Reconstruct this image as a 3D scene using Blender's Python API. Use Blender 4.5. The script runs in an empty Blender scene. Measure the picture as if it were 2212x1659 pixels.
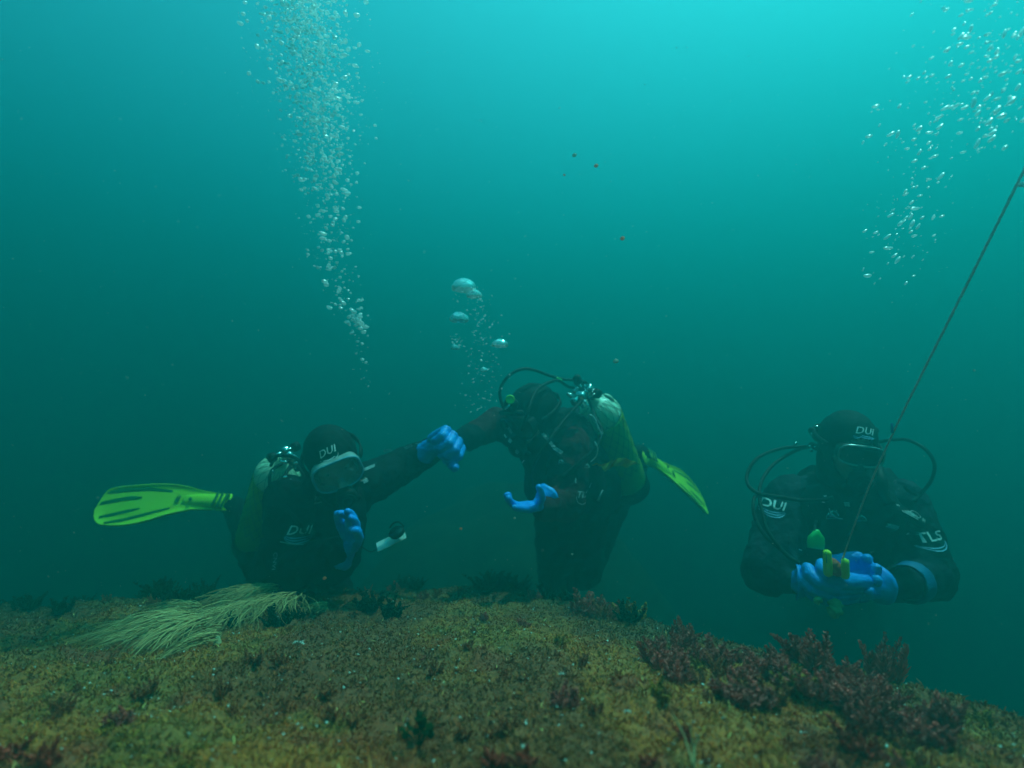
import bpy, bmesh, math, random
import numpy as np
from mathutils import Vector, Matrix, noise
from mathutils.bvhtree import BVHTree

random.seed(7)
RNG = np.random.default_rng(11)
S = bpy.context.scene
C = S.collection
R = math.radians

# ------------------------------------------------------------------ camera
PITCH = R(6.0)
LENS = 20.0
FPX = LENS / 36.0 * 2212.0
cam = bpy.data.cameras.new('camera')
cam_o = bpy.data.objects.new('camera', cam)
C.objects.link(cam_o)
S.camera = cam_o
cam.sensor_width = 36.0
cam.lens = LENS
cam.clip_start = 0.02
cam.clip_end = 400.0
cam.dof.use_dof = True
cam.dof.focus_distance = 1.42
cam.dof.aperture_fstop = 2.2
cam_o.rotation_euler = (R(90) + PITCH, 0, 0)

# ------------------------------------------------------------------ daylight
SUN_EL, SUN_AZ = R(72), R(78)          # azimuth measured from +Y towards +X
W = bpy.data.worlds.new('World')
S.world = W
W.use_nodes = True
wn = W.node_tree
sky = wn.nodes.new('ShaderNodeTexSky')
sky.sky_type = 'NISHITA'
sky.sun_disc = False
sky.sun_elevation = SUN_EL
sky.sun_rotation = SUN_AZ
wn.links.new(sky.outputs[0], wn.nodes['Background'].inputs[0])
wn.nodes['Background'].inputs[1].default_value = 0.12
sun = bpy.data.lights.new('sun', 'SUN')
sun.energy = 5.0
sun.angle = R(0.5)
sun.color = (1.0, 0.94, 0.84)
sun_o = bpy.data.objects.new('sun', sun)
C.objects.link(sun_o)
sd = Vector((math.sin(SUN_AZ) * math.cos(SUN_EL), math.cos(SUN_AZ) * math.cos(SUN_EL), math.sin(SUN_EL)))
sun_o.rotation_euler = sd.to_track_quat('Z', 'Y').to_euler()
S.view_settings.view_transform = 'Standard'
S.view_settings.look = 'None'
S.view_settings.gamma = 1.0
S.view_settings.use_curve_mapping = False
S.view_settings.exposure = 2.32
S.cycles.max_bounces = 10
S.cycles.volume_bounces = 3
S.cycles.transmission_bounces = 6
S.cycles.transparent_max_bounces = 24
S.cycles.use_denoising = True
S.cycles.caustics_reflective = True
S.cycles.caustics_refractive = True

# ------------------------------------------------------------------ materials
def new_mat(name):
    m = bpy.data.materials.new(name)
    m.use_nodes = True
    return m, m.node_tree, m.node_tree.nodes['Principled BSDF']

def mat(name, col, col2=None, scale=30.0, rough=0.6, bump=0.0, bscale=None, metal=0.0, spec=None, detail=4.0, contrast=(0.35, 0.65)):
    """procedural surface: two colours mixed by object-space noise, plus fine relief"""
    m, nt, b = new_mat(name)
    b.inputs['Roughness'].default_value = rough
    b.inputs['Metallic'].default_value = metal
    if spec is not None:
        b.inputs['Specular IOR Level'].default_value = spec
    tc = nt.nodes.new('ShaderNodeTexCoord')
    if col2 is None:
        col2 = tuple(c * 0.75 for c in col)
    nz = nt.nodes.new('ShaderNodeTexNoise')
    nz.inputs['Scale'].default_value = scale
    nz.inputs['Detail'].default_value = detail
    nt.links.new(tc.outputs['Object'], nz.inputs['Vector'])
    rp = nt.nodes.new('ShaderNodeValToRGB')
    rp.color_ramp.elements[0].position, rp.color_ramp.elements[1].position = contrast
    rp.color_ramp.elements[0].color = (*col2, 1)
    rp.color_ramp.elements[1].color = (*col, 1)
    nt.links.new(nz.outputs[0], rp.inputs[0])
    nt.links.new(rp.outputs[0], b.inputs['Base Color'])
    if bump:
        n2 = nt.nodes.new('ShaderNodeTexNoise')
        n2.inputs['Scale'].default_value = bscale or scale * 3
        n2.inputs['Detail'].default_value = 3
        nt.links.new(tc.outputs['Object'], n2.inputs['Vector'])
        bp = nt.nodes.new('ShaderNodeBump')
        bp.inputs['Strength'].default_value = bump
        bp.inputs['Distance'].default_value = 0.01
        nt.links.new(n2.outputs[0], bp.inputs['Height'])
        nt.links.new(bp.outputs[0], b.inputs['Normal'])
    return m

def attr_mat(name, rough=0.8, trans=0.0, bump=0.0):
    """colour stored per piece (species colour, partly with painted shade), for weed and turf"""
    m, nt, b = new_mat(name)
    a = nt.nodes.new('ShaderNodeAttribute')
    a.attribute_name = 'tint'
    nt.links.new(a.outputs['Color'], b.inputs['Base Color'])
    b.inputs['Roughness'].default_value = rough
    b.inputs['Specular IOR Level'].default_value = 0.25
    return m

M = {}
M['suit'] = mat('black_drysuit_fabric', (0.007, 0.009, 0.014), (0.004, 0.005, 0.008), 18, 0.8, 0.35, 90, spec=0.15)
M['grey_suit'] = mat('grey_drysuit_fabric', (0.022, 0.036, 0.055), (0.012, 0.019, 0.030), 14, 0.8, 0.35, 80, spec=0.15)
M['red_suit'] = mat('dark_red_drysuit_fabric', (0.085, 0.009, 0.016), (0.045, 0.006, 0.011), 14, 0.8, 0.3, 80, spec=0.1)
M['neoprene'] = mat('black_neoprene', (0.008, 0.009, 0.012), (0.005, 0.006, 0.008), 40, 0.75, 0.15, 300, spec=0.15)
M['rubber'] = mat('black_rubber', (0.009, 0.010, 0.012), None, 60, 0.6, spec=0.2)
M['vest'] = mat('vest_nylon', (0.010, 0.012, 0.016), (0.006, 0.007, 0.010), 25, 0.75, 0.25, 200, spec=0.15)
M['glove'] = mat('blue_nitrile', (0.010, 0.34, 0.98), (0.008, 0.24, 0.86), 22, 0.5, 0.15, 60)
M['dim_glove'] = mat('blue_dry_cuff', (0.01, 0.14, 0.34), (0.01, 0.09, 0.24), 22, 0.5, 0.15, 60)
M['lime'] = mat('lime_fin_plastic', (0.85, 0.99, 0.02), (0.72, 0.96, 0.015), 9, 0.5, 0.05, 60)
M['lime_dark'] = mat('dark_green_fin_rubber', (0.04, 0.19, 0.03), (0.03, 0.15, 0.02), 20, 0.5)
M['lime_reg'] = mat('lime_cover', (0.35, 0.85, 0.05), (0.26, 0.7, 0.04), 20, 0.35)
M['green_cover'] = mat('green_cover', (0.05, 0.62, 0.12), (0.04, 0.5, 0.1), 20, 0.4)
M['tank_yellow'] = mat('yellow_cylinder_paint', (0.42, 0.55, 0.03), (0.30, 0.40, 0.02), 6, 0.35, 0.05, 30)
M['tank_white'] = mat('white_shoulder_paint', (0.85, 0.93, 0.70), (0.7, 0.85, 0.5), 8, 0.35)
M['net'] = mat('black_nylon_net', (0.02, 0.03, 0.025), None, 50, 0.6)
M['chrome'] = mat('chromed_brass', (0.85, 0.87, 0.86), (0.7, 0.72, 0.72), 30, 0.16, metal=1.0)
M['steel'] = mat('dull_steel', (0.5, 0.52, 0.52), (0.35, 0.37, 0.37), 30, 0.35, metal=0.8)
M['print'] = mat('white_reflective_print', (0.95, 0.97, 0.97), (0.88, 0.92, 0.93), 60, 0.35)
M['print_blue'] = mat('pale_blue_print', (0.34, 0.62, 0.88), (0.26, 0.52, 0.78), 60, 0.35)
M['print_grey'] = mat('worn_grey_print', (0.42, 0.48, 0.5), (0.22, 0.27, 0.3), 120, 0.45)
M['skin'] = mat('skin', (0.60, 0.36, 0.28), (0.5, 0.29, 0.22), 30, 0.5)
M['eye'] = mat('eye_white', (0.6, 0.6, 0.58), None, 20, 0.2)
M['mask_frame'] = mat('pale_blue_mask_frame', (0.16, 0.36, 0.50), (0.10, 0.26, 0.38), 25, 0.3)
M['silicone'] = mat('cloudy_silicone', (0.38, 0.40, 0.38), (0.28, 0.31, 0.30), 30, 0.35)
M['white_board'] = mat('white_plastic_board', (0.72, 0.76, 0.70), (0.6, 0.66, 0.6), 14, 0.4)
M['orange'] = mat('orange_red_sponge', (0.9, 0.13, 0.04), (0.7, 0.09, 0.03), 60, 0.7, 0.4, 150)
M['tool_lime'] = mat('lime_tool_plastic', (0.95, 0.98, 0.03), (0.72, 0.85, 0.03), 40, 0.45)
M['pale_weed'] = mat('pale_green_tissue', (0.30, 0.42, 0.16), (0.2, 0.3, 0.1), 60, 0.7)
M['kelp'] = mat('yellow_brown_kelp', (0.85, 0.52, 0.012), (0.6, 0.32, 0.008), 25, 0.45, 0.2, 60)
M['rope'] = mat('weathered_rope', (0.98, 0.58, 0.62), (0.85, 0.45, 0.5), 200, 0.8, 0.4, 400)
M['whip'] = mat('straw_coloured_coral', (0.80, 0.60, 0.30), (0.55, 0.44, 0.22), 40, 0.75)
M['fleck'] = mat('pale_fleck', (0.55, 0.58, 0.5), (0.4, 0.42, 0.36), 90, 0.8)
M['orange_fleck'] = mat('orange_fleck', (0.95, 0.30, 0.12), (0.85, 0.22, 0.08), 90, 0.8)
M['shell'] = mat('white_shell', (0.8, 0.78, 0.7), (0.55, 0.5, 0.42), 120, 0.3, 0.3, 200)
M['weed'] = attr_mat('seaweed_tissue')
M['turf'] = attr_mat('turf_tissue', 0.75)

def glass_mat(name, col, rough, ior, extra_white=0.0):
    m, nt, b = new_mat(name)
    b.inputs['Base Color'].default_value = (*col, 1)
    b.inputs['Roughness'].default_value = rough
    b.inputs['IOR'].default_value = ior
    b.inputs['Transmission Weight'].default_value = 1.0
    if extra_white:
        df = nt.nodes.new('ShaderNodeBsdfTranslucent')
        df.inputs[0].default_value = (0.9, 0.95, 0.95, 1)
        d2 = nt.nodes.new('ShaderNodeBsdfDiffuse')
        d2.inputs[0].default_value = (0.9, 0.95, 0.95, 1)
        ad = nt.nodes.new('ShaderNodeMixShader')
        ad.inputs[0].default_value = 0.35
        nt.links.new(df.outputs[0], ad.inputs[1]); nt.links.new(d2.outputs[0], ad.inputs[2])
        fr = nt.nodes.new('ShaderNodeLayerWeight')
        fr.inputs[0].default_value = 0.35
        mr = nt.nodes.new('ShaderNodeMath'); mr.operation = 'MULTIPLY_ADD'
        mr.inputs[1].default_value = extra_white; mr.inputs[2].default_value = extra_white * 0.9
        nt.links.new(fr.outputs['Facing'], mr.inputs[0])
        mx = nt.nodes.new('ShaderNodeMixShader')
        nt.links.new(mr.outputs[0], mx.inputs[0])
        nt.links.new(b.outputs[0], mx.inputs[1]); nt.links.new(ad.outputs[0], mx.inputs[2])
        nt.links.new(mx.outputs[0], nt.nodes['Material Output'].inputs['Surface'])
    return m
M['bubble'] = glass_mat('air_bubble_skin', (1, 1, 1), 0.05, 0.76, 0.95)
def silver(m):
    nt = m.node_tree; mx = nt.nodes['Material Output'].inputs['Surface'].links[0].from_node
    gl = nt.nodes.new('ShaderNodeBsdfGlossy'); gl.inputs['Roughness'].default_value = 0.2; gl.inputs[0].default_value = (1, 1, 1, 1)
    m2 = nt.nodes.new('ShaderNodeMixShader'); m2.inputs[0].default_value = 0.38
    nt.links.new(mx.outputs[0], m2.inputs[1]); nt.links.new(gl.outputs[0], m2.inputs[2]); tp = nt.nodes.new('ShaderNodeBsdfTransparent'); tp.inputs[0].default_value = (1, 1, 1, 1)
    m3 = nt.nodes.new('ShaderNodeMixShader'); m3.inputs[0].default_value = 0.7     # most light passes straight through a small bubble
    nt.links.new(tp.outputs[0], m3.inputs[1]); nt.links.new(m2.outputs[0], m3.inputs[2]); nt.links.new(m3.outputs[0], nt.nodes['Material Output'].inputs['Surface'])
silver(M['bubble'])
for k_ in ('fleck', 'orange_fleck'):                        # thin drifting tissue lets light through
    nt = M[k_].node_tree; b = nt.nodes['Principled BSDF']; tr = nt.nodes.new('ShaderNodeBsdfTranslucent'); m2 = nt.nodes.new('ShaderNodeMixShader'); m2.inputs[0].default_value = 0.6
    nt.links.new(b.inputs['Base Color'].links[0].from_socket, tr.inputs[0]); nt.links.new(b.outputs[0], m2.inputs[1]); nt.links.new(tr.outputs[0], m2.inputs[2]); nt.links.new(m2.outputs[0], nt.nodes['Material Output'].inputs['Surface'])
M['lens'] = glass_mat('mask_glass', (0.9, 0.97, 0.98), 0.05, 1.08, 0.16)
M['bubble_big'] = glass_mat('large_bubble_skin', (1, 1, 1), 0.03, 0.80, 0.10)
M['lens_dark'] = mat('smoked_mask_glass', (0.02, 0.03, 0.035), None, 30, 0.08)

# ------------------------------------------------------------------ helpers
CF, CU = Vector((0, math.cos(PITCH), math.sin(PITCH))), Vector((0, -math.sin(PITCH), math.cos(PITCH)))
def P(px, py, d):
    """a place in the world: px, py as measured in the photograph at 2212 px width, d metres ahead"""
    return Vector(((px - 1106) / FPX * d, 0, 0)) + CF * d + CU * (-(py - 829.5) / FPX * d)

def tag(o, label=None, cat=None, group=None, kind=None):
    if label: o['label'] = label
    if cat: o['category'] = cat
    if group: o['group'] = group
    if kind: o['kind'] = kind
    return o

def empty(name, loc, label, cat, group=None):
    o = bpy.data.objects.new(name, None)
    o.empty_display_size = 0.05
    C.objects.link(o)
    o.location = loc
    return tag(o, label, cat, group)

def root_loc(parent):
    p = parent
    while p is not None and p.parent is not None:
        p = p.parent
    return Vector(p.location) if p is not None else Vector((0, 0, 0))

def link(name, me, m, parent=None, smooth=True, origin=None):
    off = root_loc(parent) if parent is not None else (Vector(origin) if origin is not None else Vector((0, 0, 0)))
    if off.length:
        me.transform(Matrix.Translation(-off))
    if m is not None:
        for mm in (m if isinstance(m, (list, tuple)) else [m]):
            me.materials.append(mm)
    if smooth and len(me.polygons):
        me.polygons.foreach_set('use_smooth', [True] * len(me.polygons))
    o = bpy.data.objects.new(name, me)
    C.objects.link(o)
    if parent is not None:
        o.parent = parent
    elif origin is not None:
        o.location = off
    return o

def basis(z):
    z = Vector(z).normalized()
    a = Vector((0, 0, 1)) if abs(z.z) < 0.9 else Vector((1, 0, 0))
    x = a.cross(z).normalized()
    return x, z.cross(x), z

def frame(o, x, y, z):
    m = Matrix((x, y, z)).transposed().to_4x4()
    m.translation = o
    return m

class MB:
    def __init__(s): s.v = []; s.f = []
    def add(s, v, f, mtx=None):
        n = len(s.v)
        s.v += [tuple(mtx @ Vector(q)) if mtx is not None else tuple(q) for q in v]
        s.f += [tuple(i + n for i in q) for q in f]
        return s
    def box(s, sx, sy, sz, mtx, bev=0.15):
        b = min(sx, sy, sz) * bev
        bm = bmesh.new(); bmesh.ops.create_cube(bm, size=1)
        for v in bm.verts: v.co = Vector((v.co.x * sx, v.co.y * sy, v.co.z * sz))
        if b > 0: bmesh.ops.bevel(bm, geom=bm.edges[:], offset=b, segments=2, affect='EDGES', profile=.5)
        bm.verts.index_update()
        s.add([v.co for v in bm.verts], [[v.index for v in f.verts] for f in bm.faces], mtx); bm.free()
        return s
    def lathe(s, prof, n, mtx, cap=True):
        v = []; f = []
        for r, z in prof:
            for k in range(n):
                a = 2 * math.pi * k / n; v.append((r * math.cos(a), r * math.sin(a), z))
        for i in range(len(prof) - 1):
            for k in range(n):
                k2 = (k + 1) % n
                f.append((i * n + k, i * n + k2, (i + 1) * n + k2, (i + 1) * n + k))
        if cap:
            f.append(tuple(reversed(range(n)))); f.append(tuple((len(prof) - 1) * n + k for k in range(n)))
        return s.add(v, f, mtx)
    def tube(s, pts, r, n=8, closed=False):
        pts = [Vector(p) for p in pts]; N = len(pts)
        rs = r if isinstance(r, (list, tuple)) else [r] * N
        x = None; v = []; f = []
        for i in range(N):
            t = (pts[(i + 1) % N] - pts[i - 1]) if closed else (pts[min(i + 1, N - 1)] - pts[max(i - 1, 0)])
            if t.length < 1e-9: t = Vector((0, 0, 1))
            t.normalize()
            if x is None: x = basis(t)[0]
            x = (x - t * x.dot(t)).normalized(); y = t.cross(x)
            for k in range(n):
                a = 2 * math.pi * k / n
                v.append(pts[i] + (x * math.cos(a) + y * math.sin(a)) * rs[i])
        for i in range(N if closed else N - 1):
            j = (i + 1) % N
            for k in range(n):
                k2 = (k + 1) % n
                f.append((i * n + k, i * n + k2, j * n + k2, j * n + k))
        if not closed:
            f.append(tuple(reversed(range(n)))); f.append(tuple((N - 1) * n + k for k in range(n)))
        return s.add(v, f)
    def cap(s, p0, r0, p1, r1, n=14):
        p0 = Vector(p0); p1 = Vector(p1); d = p1 - p0; L = d.length
        if L < 1e-6: d = Vector((0, 0, 1)); L = 0
        prof = []
        for k in range(6): a = -math.pi / 2 + (k / 5.0) * math.pi / 2 ; prof.append((max(r0 * math.cos(a), 1e-5), r0 * math.sin(a)))
        for k in range(6): a = (k / 5.0) * math.pi / 2; prof.append((max(r1 * math.cos(a), 1e-5), L + r1 * math.sin(a)))
        x, y, z = basis(d)
        return s.lathe(prof, n, frame(p0, x, y, z))
    def ell(s, c, X, Y, Z, n=18):
        prof = [(max(math.cos(-math.pi / 2 + math.pi * k / 12), 1e-4), math.sin(-math.pi / 2 + math.pi * k / 12)) for k in range(13)]
        m = Matrix((X, Y, Z)).transposed().to_4x4(); m.translation = c
        return s.lathe(prof, n, m)
    def mesh(s, name):
        me = bpy.data.meshes.new(name); me.from_pydata(s.v, [], s.f); me.update(); return me
    def build(s, name, m, parent=None, smooth=True, origin=None):
        return link(name, s.mesh(name), m, parent, smooth, origin)

def remesh(me, voxel, smooth=4, factor=0.6):
    o = bpy.data.objects.new('tmp', me); C.objects.link(o)
    r = o.modifiers.new('r', 'REMESH'); r.mode = 'VOXEL'; r.voxel_size = voxel; r.adaptivity = 0
    if smooth:
        q = o.modifiers.new('s', 'SMOOTH'); q.factor = factor; q.iterations = smooth
    dg = bpy.context.evaluated_depsgraph_get()
    out = bpy.data.meshes.new_from_object(o.evaluated_get(dg))
    bpy.data.objects.remove(o); bpy.data.meshes.remove(me)
    return out

def wrinkle(me, amp, scale, stretch=(1, 1, 1), skip=None, seed=0.0):
    """folds in cloth: ridged noise pushed along the normals"""
    me.update()
    n = len(me.vertices)
    co = np.empty(n * 3); me.vertices.foreach_get('co', co); co = co.reshape(-1, 3)
    no = np.empty(n * 3); me.vertex_normals.foreach_get('vector', no); no = no.reshape(-1, 3)
    d = np.empty(n)
    for i in range(n):
        p = Vector((co[i, 0] * scale * stretch[0] + seed, co[i, 1] * scale * stretch[1], co[i, 2] * scale * stretch[2]))
        w = noise.noise_vector(p * 0.5)
        q = p + w * 0.9
        d[i] = (1 - 2.2 * abs(noise.noise(q))) * 0.7 + 0.35 * noise.noise(p * 2.7)
    if skip is not None:
        d *= skip(co)
    co += no * (d * amp)[:, None]
    me.vertices.foreach_set('co', co.ravel()); me.update()

def spline(pts, n=8):
    pts = [Vector(p) for p in pts]; out = []
    for i in range(len(pts) - 1):
        p0, p1, p2, p3 = pts[max(i - 1, 0)], pts[i], pts[i + 1], pts[min(i + 2, len(pts) - 1)]
        for k in range(n):
            t = k / n
            out.append(0.5 * ((2 * p1) + (p2 - p0) * t + (2 * p0 - 5 * p1 + 4 * p2 - p3) * t * t + (3 * p1 - p0 - 3 * p2 + p3) * t ** 3))
    out.append(pts[-1]); return out

def text_flat(body, size, shear=0.3, bold=0.012):
    cu = bpy.data.curves.new('t', 'FONT'); cu.body = body; cu.size = size; cu.shear = shear; cu.offset = bold * size
    cu.align_x = 'CENTER'; cu.align_y = 'CENTER'; cu.resolution_u = 3; cu.space_character = 1.05
    o = bpy.data.objects.new('t', cu); C.objects.link(o)
    dg = bpy.context.evaluated_depsgraph_get()
    me = bpy.data.meshes.new_from_object(o.evaluated_get(dg))
    v = [tuple(q.co) for q in me.vertices]; f = [tuple(p.vertices) for p in me.polygons]
    bpy.data.objects.remove(o); bpy.data.curves.remove(cu); bpy.data.meshes.remove(me)
    return v, f

def strip2d(pts, w):
    v = []; f = []
    for i, p in enumerate(pts):
        a = pts[max(i - 1, 0)]; b = pts[min(i + 1, len(pts) - 1)]
        tx, ty = b[0] - a[0], b[1] - a[1]; L = math.hypot(tx, ty) or 1
        ww = w * math.sin(math.pi * (0.12 + 0.76 * i / (len(pts) - 1))) / 2
        v += [(p[0] - ty / L * ww, p[1] + tx / L * ww, 0), (p[0] + ty / L * ww, p[1] - tx / L * ww, 0)]
    for i in range(len(pts) - 1): f.append((2 * i, 2 * i + 1, 2 * i + 3, 2 * i + 2))
    return v, f

def wrap(v, origin, x, n, trees, lift=0.0034):
    """lay flat print on the cloth under it"""
    n = Vector(n).normalized(); x = Vector(x); x = (x - n * x.dot(n)).normalized(); y = n.cross(x)
    out = []
    for q in v:
        p = Vector(origin) + x * q[0] + y * q[1]
        best = None
        for t in trees:
            h = t.ray_cast(p + n * 0.12, -n, 0.26)
            if h[0] is not None:
                s = (h[0] - p).dot(n)
                if best is None or s > best: best = s
        out.append(p + n * ((best if best is not None else 0.0) + lift))
    return out

def tree_of(*objs):
    v = []; f = []
    for o in objs:
        n = len(v); off = root_loc(o)
        v += [q.co + off for q in o.data.vertices]; f += [[i + n for i in p.vertices] for p in o.data.polygons]
    return BVHTree.FromPolygons(v, f)

def logo(parent, word, size, origin, x, n, trees, oval=True, m=None, arcs=3, mats=None):
    """brand print: slanted word, with an oval of wave lines below it"""
    a = MB()
    v, f = text_flat(word, size); v = [(q[0], q[1] + (size * 0.28 if oval else 0), 0) for q in v]
    a.add(wrap(v, origin, x, n, trees, .0075), f)
    o = a.build('logo_lettering', m or M['print'], parent, False)
    if oval:
        a = MB()
        for k in range(arcs):
            rx = size * (0.95 - 0.06 * k); ry = size * (0.62 - 0.2 * k)
            pts = [(rx * math.cos(t), ry * math.sin(t) - size * 0.1) for t in [math.pi * (1.04 + 0.92 * i / 16) for i in range(17)]]
            v, f = strip2d(pts, size * 0.085); a.add(wrap(v, origin, x, n, trees, .006), f)
        a.build('logo_wave', mats or M['print_blue'], parent, False)
    return o

# ------------------------------------------------------------------ the water
hz = bpy.data.materials.new('sea_water_haze'); hz.use_nodes = True
t = hz.node_tree; t.nodes.remove(t.nodes['Principled BSDF'])
pv = t.nodes.new('ShaderNodeVolumePrincipled')
t.links.new(pv.outputs[0], t.nodes['Material Output'].inputs['Volume'])
pv.inputs['Color'].default_value = (0.008, 0.214, 0.209, 1)
pv.inputs['Absorption Color'].default_value = (0, 0.185, 0.18, 1)
pv.inputs['Density'].default_value = 0.66
pv.inputs['Anisotropy'].default_value = 0.65
ident = Matrix.Identity(4); ident.translation = (0, 0, -0.2)
hb = MB().box(124, 124, 8.4, ident, 0)
tag(hb.build('haze', hz, None, False), kind='stuff')      # z -4.4 .. 4.0

# ------------------------------------------------------------------ noise for the ground
TAB = RNG.random((256, 256))
def vn(x, y, s=0):
    x = x + s * 17.3; y = y + s * 9.1
    xi = np.floor(x).astype(int); yi = np.floor(y).astype(int); fx = x - xi; fy = y - yi
    fx = fx * fx * (3 - 2 * fx); fy = fy * fy * (3 - 2 * fy)
    a = TAB[xi % 256, yi % 256]; b = TAB[(xi + 1) % 256, yi % 256]; c = TAB[xi % 256, (yi + 1) % 256]; d = TAB[(xi + 1) % 256, (yi + 1) % 256]
    return (a * (1 - fx) + b * fx) * (1 - fy) + (c * (1 - fx) + d * fx) * fy
def fbm(x, y, o=4, s=0):
    r = 0; a = 0.5; t = 0
    for k in range(o): r = r + a * vn(x * 2 ** k, y * 2 ** k, s + k); t += a; a *= 0.5
    return r / t

EDGE = np.array([(-6, 3.0), (-2.4, 2.35), (-1.7, 2.15), (-1.0, 2.35), (-0.4, 2.4), (0.08, 2.3), (0.36, 2.0), (0.48, 1.66), (0.60, 1.42), (0.74, 1.3), (0.84, 1.1), (0.93, 0.9), (1.02, 0.55), (1.0, -0.2), (0.8, -1.2), (0.4, -3)])
def edge_dist(x, y):
    """signed distance to the lip of the reef: positive outside"""
    best = np.full(x.shape, 1e9); sg = np.ones(x.shape)
    for (ax, ay), (bx, by) in zip(EDGE[:-1], EDGE[1:]):
        dx, dy = bx - ax, by - ay; L2 = dx * dx + dy * dy
        t_ = np.clip(((x - ax) * dx + (y - ay) * dy) / L2, 0, 1)
        d = np.hypot(x - ax - t_ * dx, y - ay - t_ * dy)
        side = dx * (y - ay) - dy * (x - ax)
        m_ = d < best - 1e-9
        best = np.where(m_, d, best); sg = np.where(m_, np.where(side > 0, 1, -1), sg)
    return best * sg
def ground(x, y):
    x = np.asarray(x, float); y = np.asarray(y, float)
    sm = lambda a, b, q: (lambda u: u * u * (3 - 2 * u))(np.clip((q - a) / (b - a), 0, 1))
    z = -0.375 - 0.108 * (y - 0.6) - 0.05 * sm(0.35, 0.9, x) - 0.04 * sm(-1.0, -2.0, x)
    z = z + 0.085 * (fbm(x * 1.7 + 3, y * 1.7, 3, 1) - 0.5) + 0.060 * (fbm(x * 6, y * 6, 3, 4) - 0.5) + 0.034 * (fbm(x * 22, y * 22, 3, 7) - 0.5) + 0.008 * (vn(x * 90, y * 90, 9) - 0.5)
    d = edge_dist(x, y) + 0.10 * (fbm(x * 3.1, y * 3.1, 3, 5) - 0.5)
    o = np.maximum(d + 0.10, 0)
    z = z - (1.15 * o * o / (o + 0.25)) * (1 + 0.9 * sm(0.1, 0.8, x)) + 0.25 * (fbm(x * 2.2, y * 2.2, 4, 8) - 0.5) * np.clip(d * 1.5, 0, 1)
    return z
def gz(x, y): return float(ground(np.array([x]), np.array([y]))[0])
def on_ground(px, py, lo=0.45, hi=3.2):
    """where the line of sight through a pixel meets the reef"""
    n = 240; last = None
    for k in range(n):
        d = lo + (hi - lo) * k / n; p = P(px, py, d)
        if p.z < gz(p.x, p.y): return Vector((p.x, p.y, gz(p.x, p.y)))
        last = p
    return Vector((last.x, last.y, gz(last.x, last.y)))

def grid_mesh(name, xs, ys, zf):
    X, Y = np.meshgrid(xs, ys); Z = zf(X, Y); nx, ny = len(xs), len(ys)
    co = np.stack([X, Y, Z], -1).reshape(-1, 3)
    i = np.arange((ny - 1) * (nx - 1)); r = i // (nx - 1); c = i % (nx - 1); a = r * nx + c
    f = np.stack([a, a + 1, a + nx + 1, a + nx], -1)
    return np_mesh(name, co, f)
def np_mesh(name, co, f, col=None):
    me = bpy.data.meshes.new(name); k = f.shape[1]
    me.vertices.add(len(co)); me.vertices.foreach_set('co', co.astype(np.float32).ravel())
    me.loops.add(f.size); me.loops.foreach_set('vertex_index', f.astype(np.int32).ravel())
    me.polygons.add(len(f)); me.polygons.foreach_set('loop_start', np.arange(0, f.size, k, dtype=np.int32))
    me.update(calc_edges=True); me.validate()
    if col is not None:
        a = me.color_attributes.new('tint', 'FLOAT_COLOR', 'POINT')
        a.data.foreach_set('color', np.concatenate([col, np.ones((len(col), 1))], 1).astype(np.float32).ravel())
    return me

# reef surface colours: olive turf, yellow silt, brown and dull red crusts
def species(x, y):
    n1 = fbm(x * 5, y * 5, 3, 11); n2 = fbm(x * 9, y * 9, 3, 14); n3 = fbm(x * 3, y * 3, 2, 17)
    col = np.empty((len(x), 3)); col[:] = (0.54, 0.130, 0.015)
    def mixin(c, w): col[:] = col * (1 - w[:, None]) + np.array(c) * w[:, None]
    mixin((0.34, 0.125, 0.018), np.clip((n1 - 0.47) * 8, 0, 1) * 0.85)
    mixin((0.60, 0.19, 0.035), np.clip((n2 - 0.60) * 8, 0, 1) * 0.6)
    mixin((0.40, 0.060, 0.014), np.clip((0.42 - n2) * 9, 0, 1) * 0.85)
    mixin((0.30, 0.062, 0.014), np.clip((0.45 - n3) * 9, 0, 1) * 0.85)
    mixin((0.11, 0.042, 0.012), np.clip(1 - (-edge_dist(x, y) + 0.25 * (n1 - .5)) / 0.42, 0, 1) * 0.85 * np.clip((0.75 - x) * 3, 0, 1))  # dark weed tone that also paints the reef's fade into the dark
    return col

xs = np.concatenate([np.linspace(-3.6, -1.3, 150), np.linspace(-1.292, 1.2, 330), np.linspace(1.21, 2.6, 60)])
ys = np.concatenate([np.linspace(-1.6, 0.4, 60), np.linspace(0.41, 2.7, 310), np.linspace(2.72, 4.6, 90)])
me = grid_mesh('reef', xs, ys, ground)
co = np.empty(len(me.vertices) * 3); me.vertices.foreach_get('co', co); co = co.reshape(-1, 3)
cc = species(co[:, 0], co[:, 1]) * 0.8
a = me.color_attributes.new('tint', 'FLOAT_COLOR', 'POINT')
a.data.foreach_set('color', np.concatenate([cc, np.ones((len(cc), 1))], 1).astype(np.float32).ravel())
rm, nt, b = new_mat('reef_crust')
at = nt.nodes.new('ShaderNodeAttribute'); at.attribute_name = 'tint'
tc = nt.nodes.new('ShaderNodeTexCoord'); nz = nt.nodes.new('ShaderNodeTexNoise'); nz.inputs['Scale'].default_value = 120; nz.inputs['Detail'].default_value = 6
nt.links.new(tc.outputs['Object'], nz.inputs['Vector'])
mp = nt.nodes.new('ShaderNodeMapRange'); mp.inputs[1].default_value = 0.3; mp.inputs[2].default_value = 0.7; mp.inputs[3].default_value = 0.5; mp.inputs[4].default_value = 1.35
nt.links.new(nz.outputs[0], mp.inputs[0])
mu = nt.nodes.new('ShaderNodeVectorMath'); mu.operation = 'SCALE'
nt.links.new(at.outputs['Color'], mu.inputs[0]); nt.links.new(mp.outputs[0], mu.inputs['Scale'])
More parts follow.
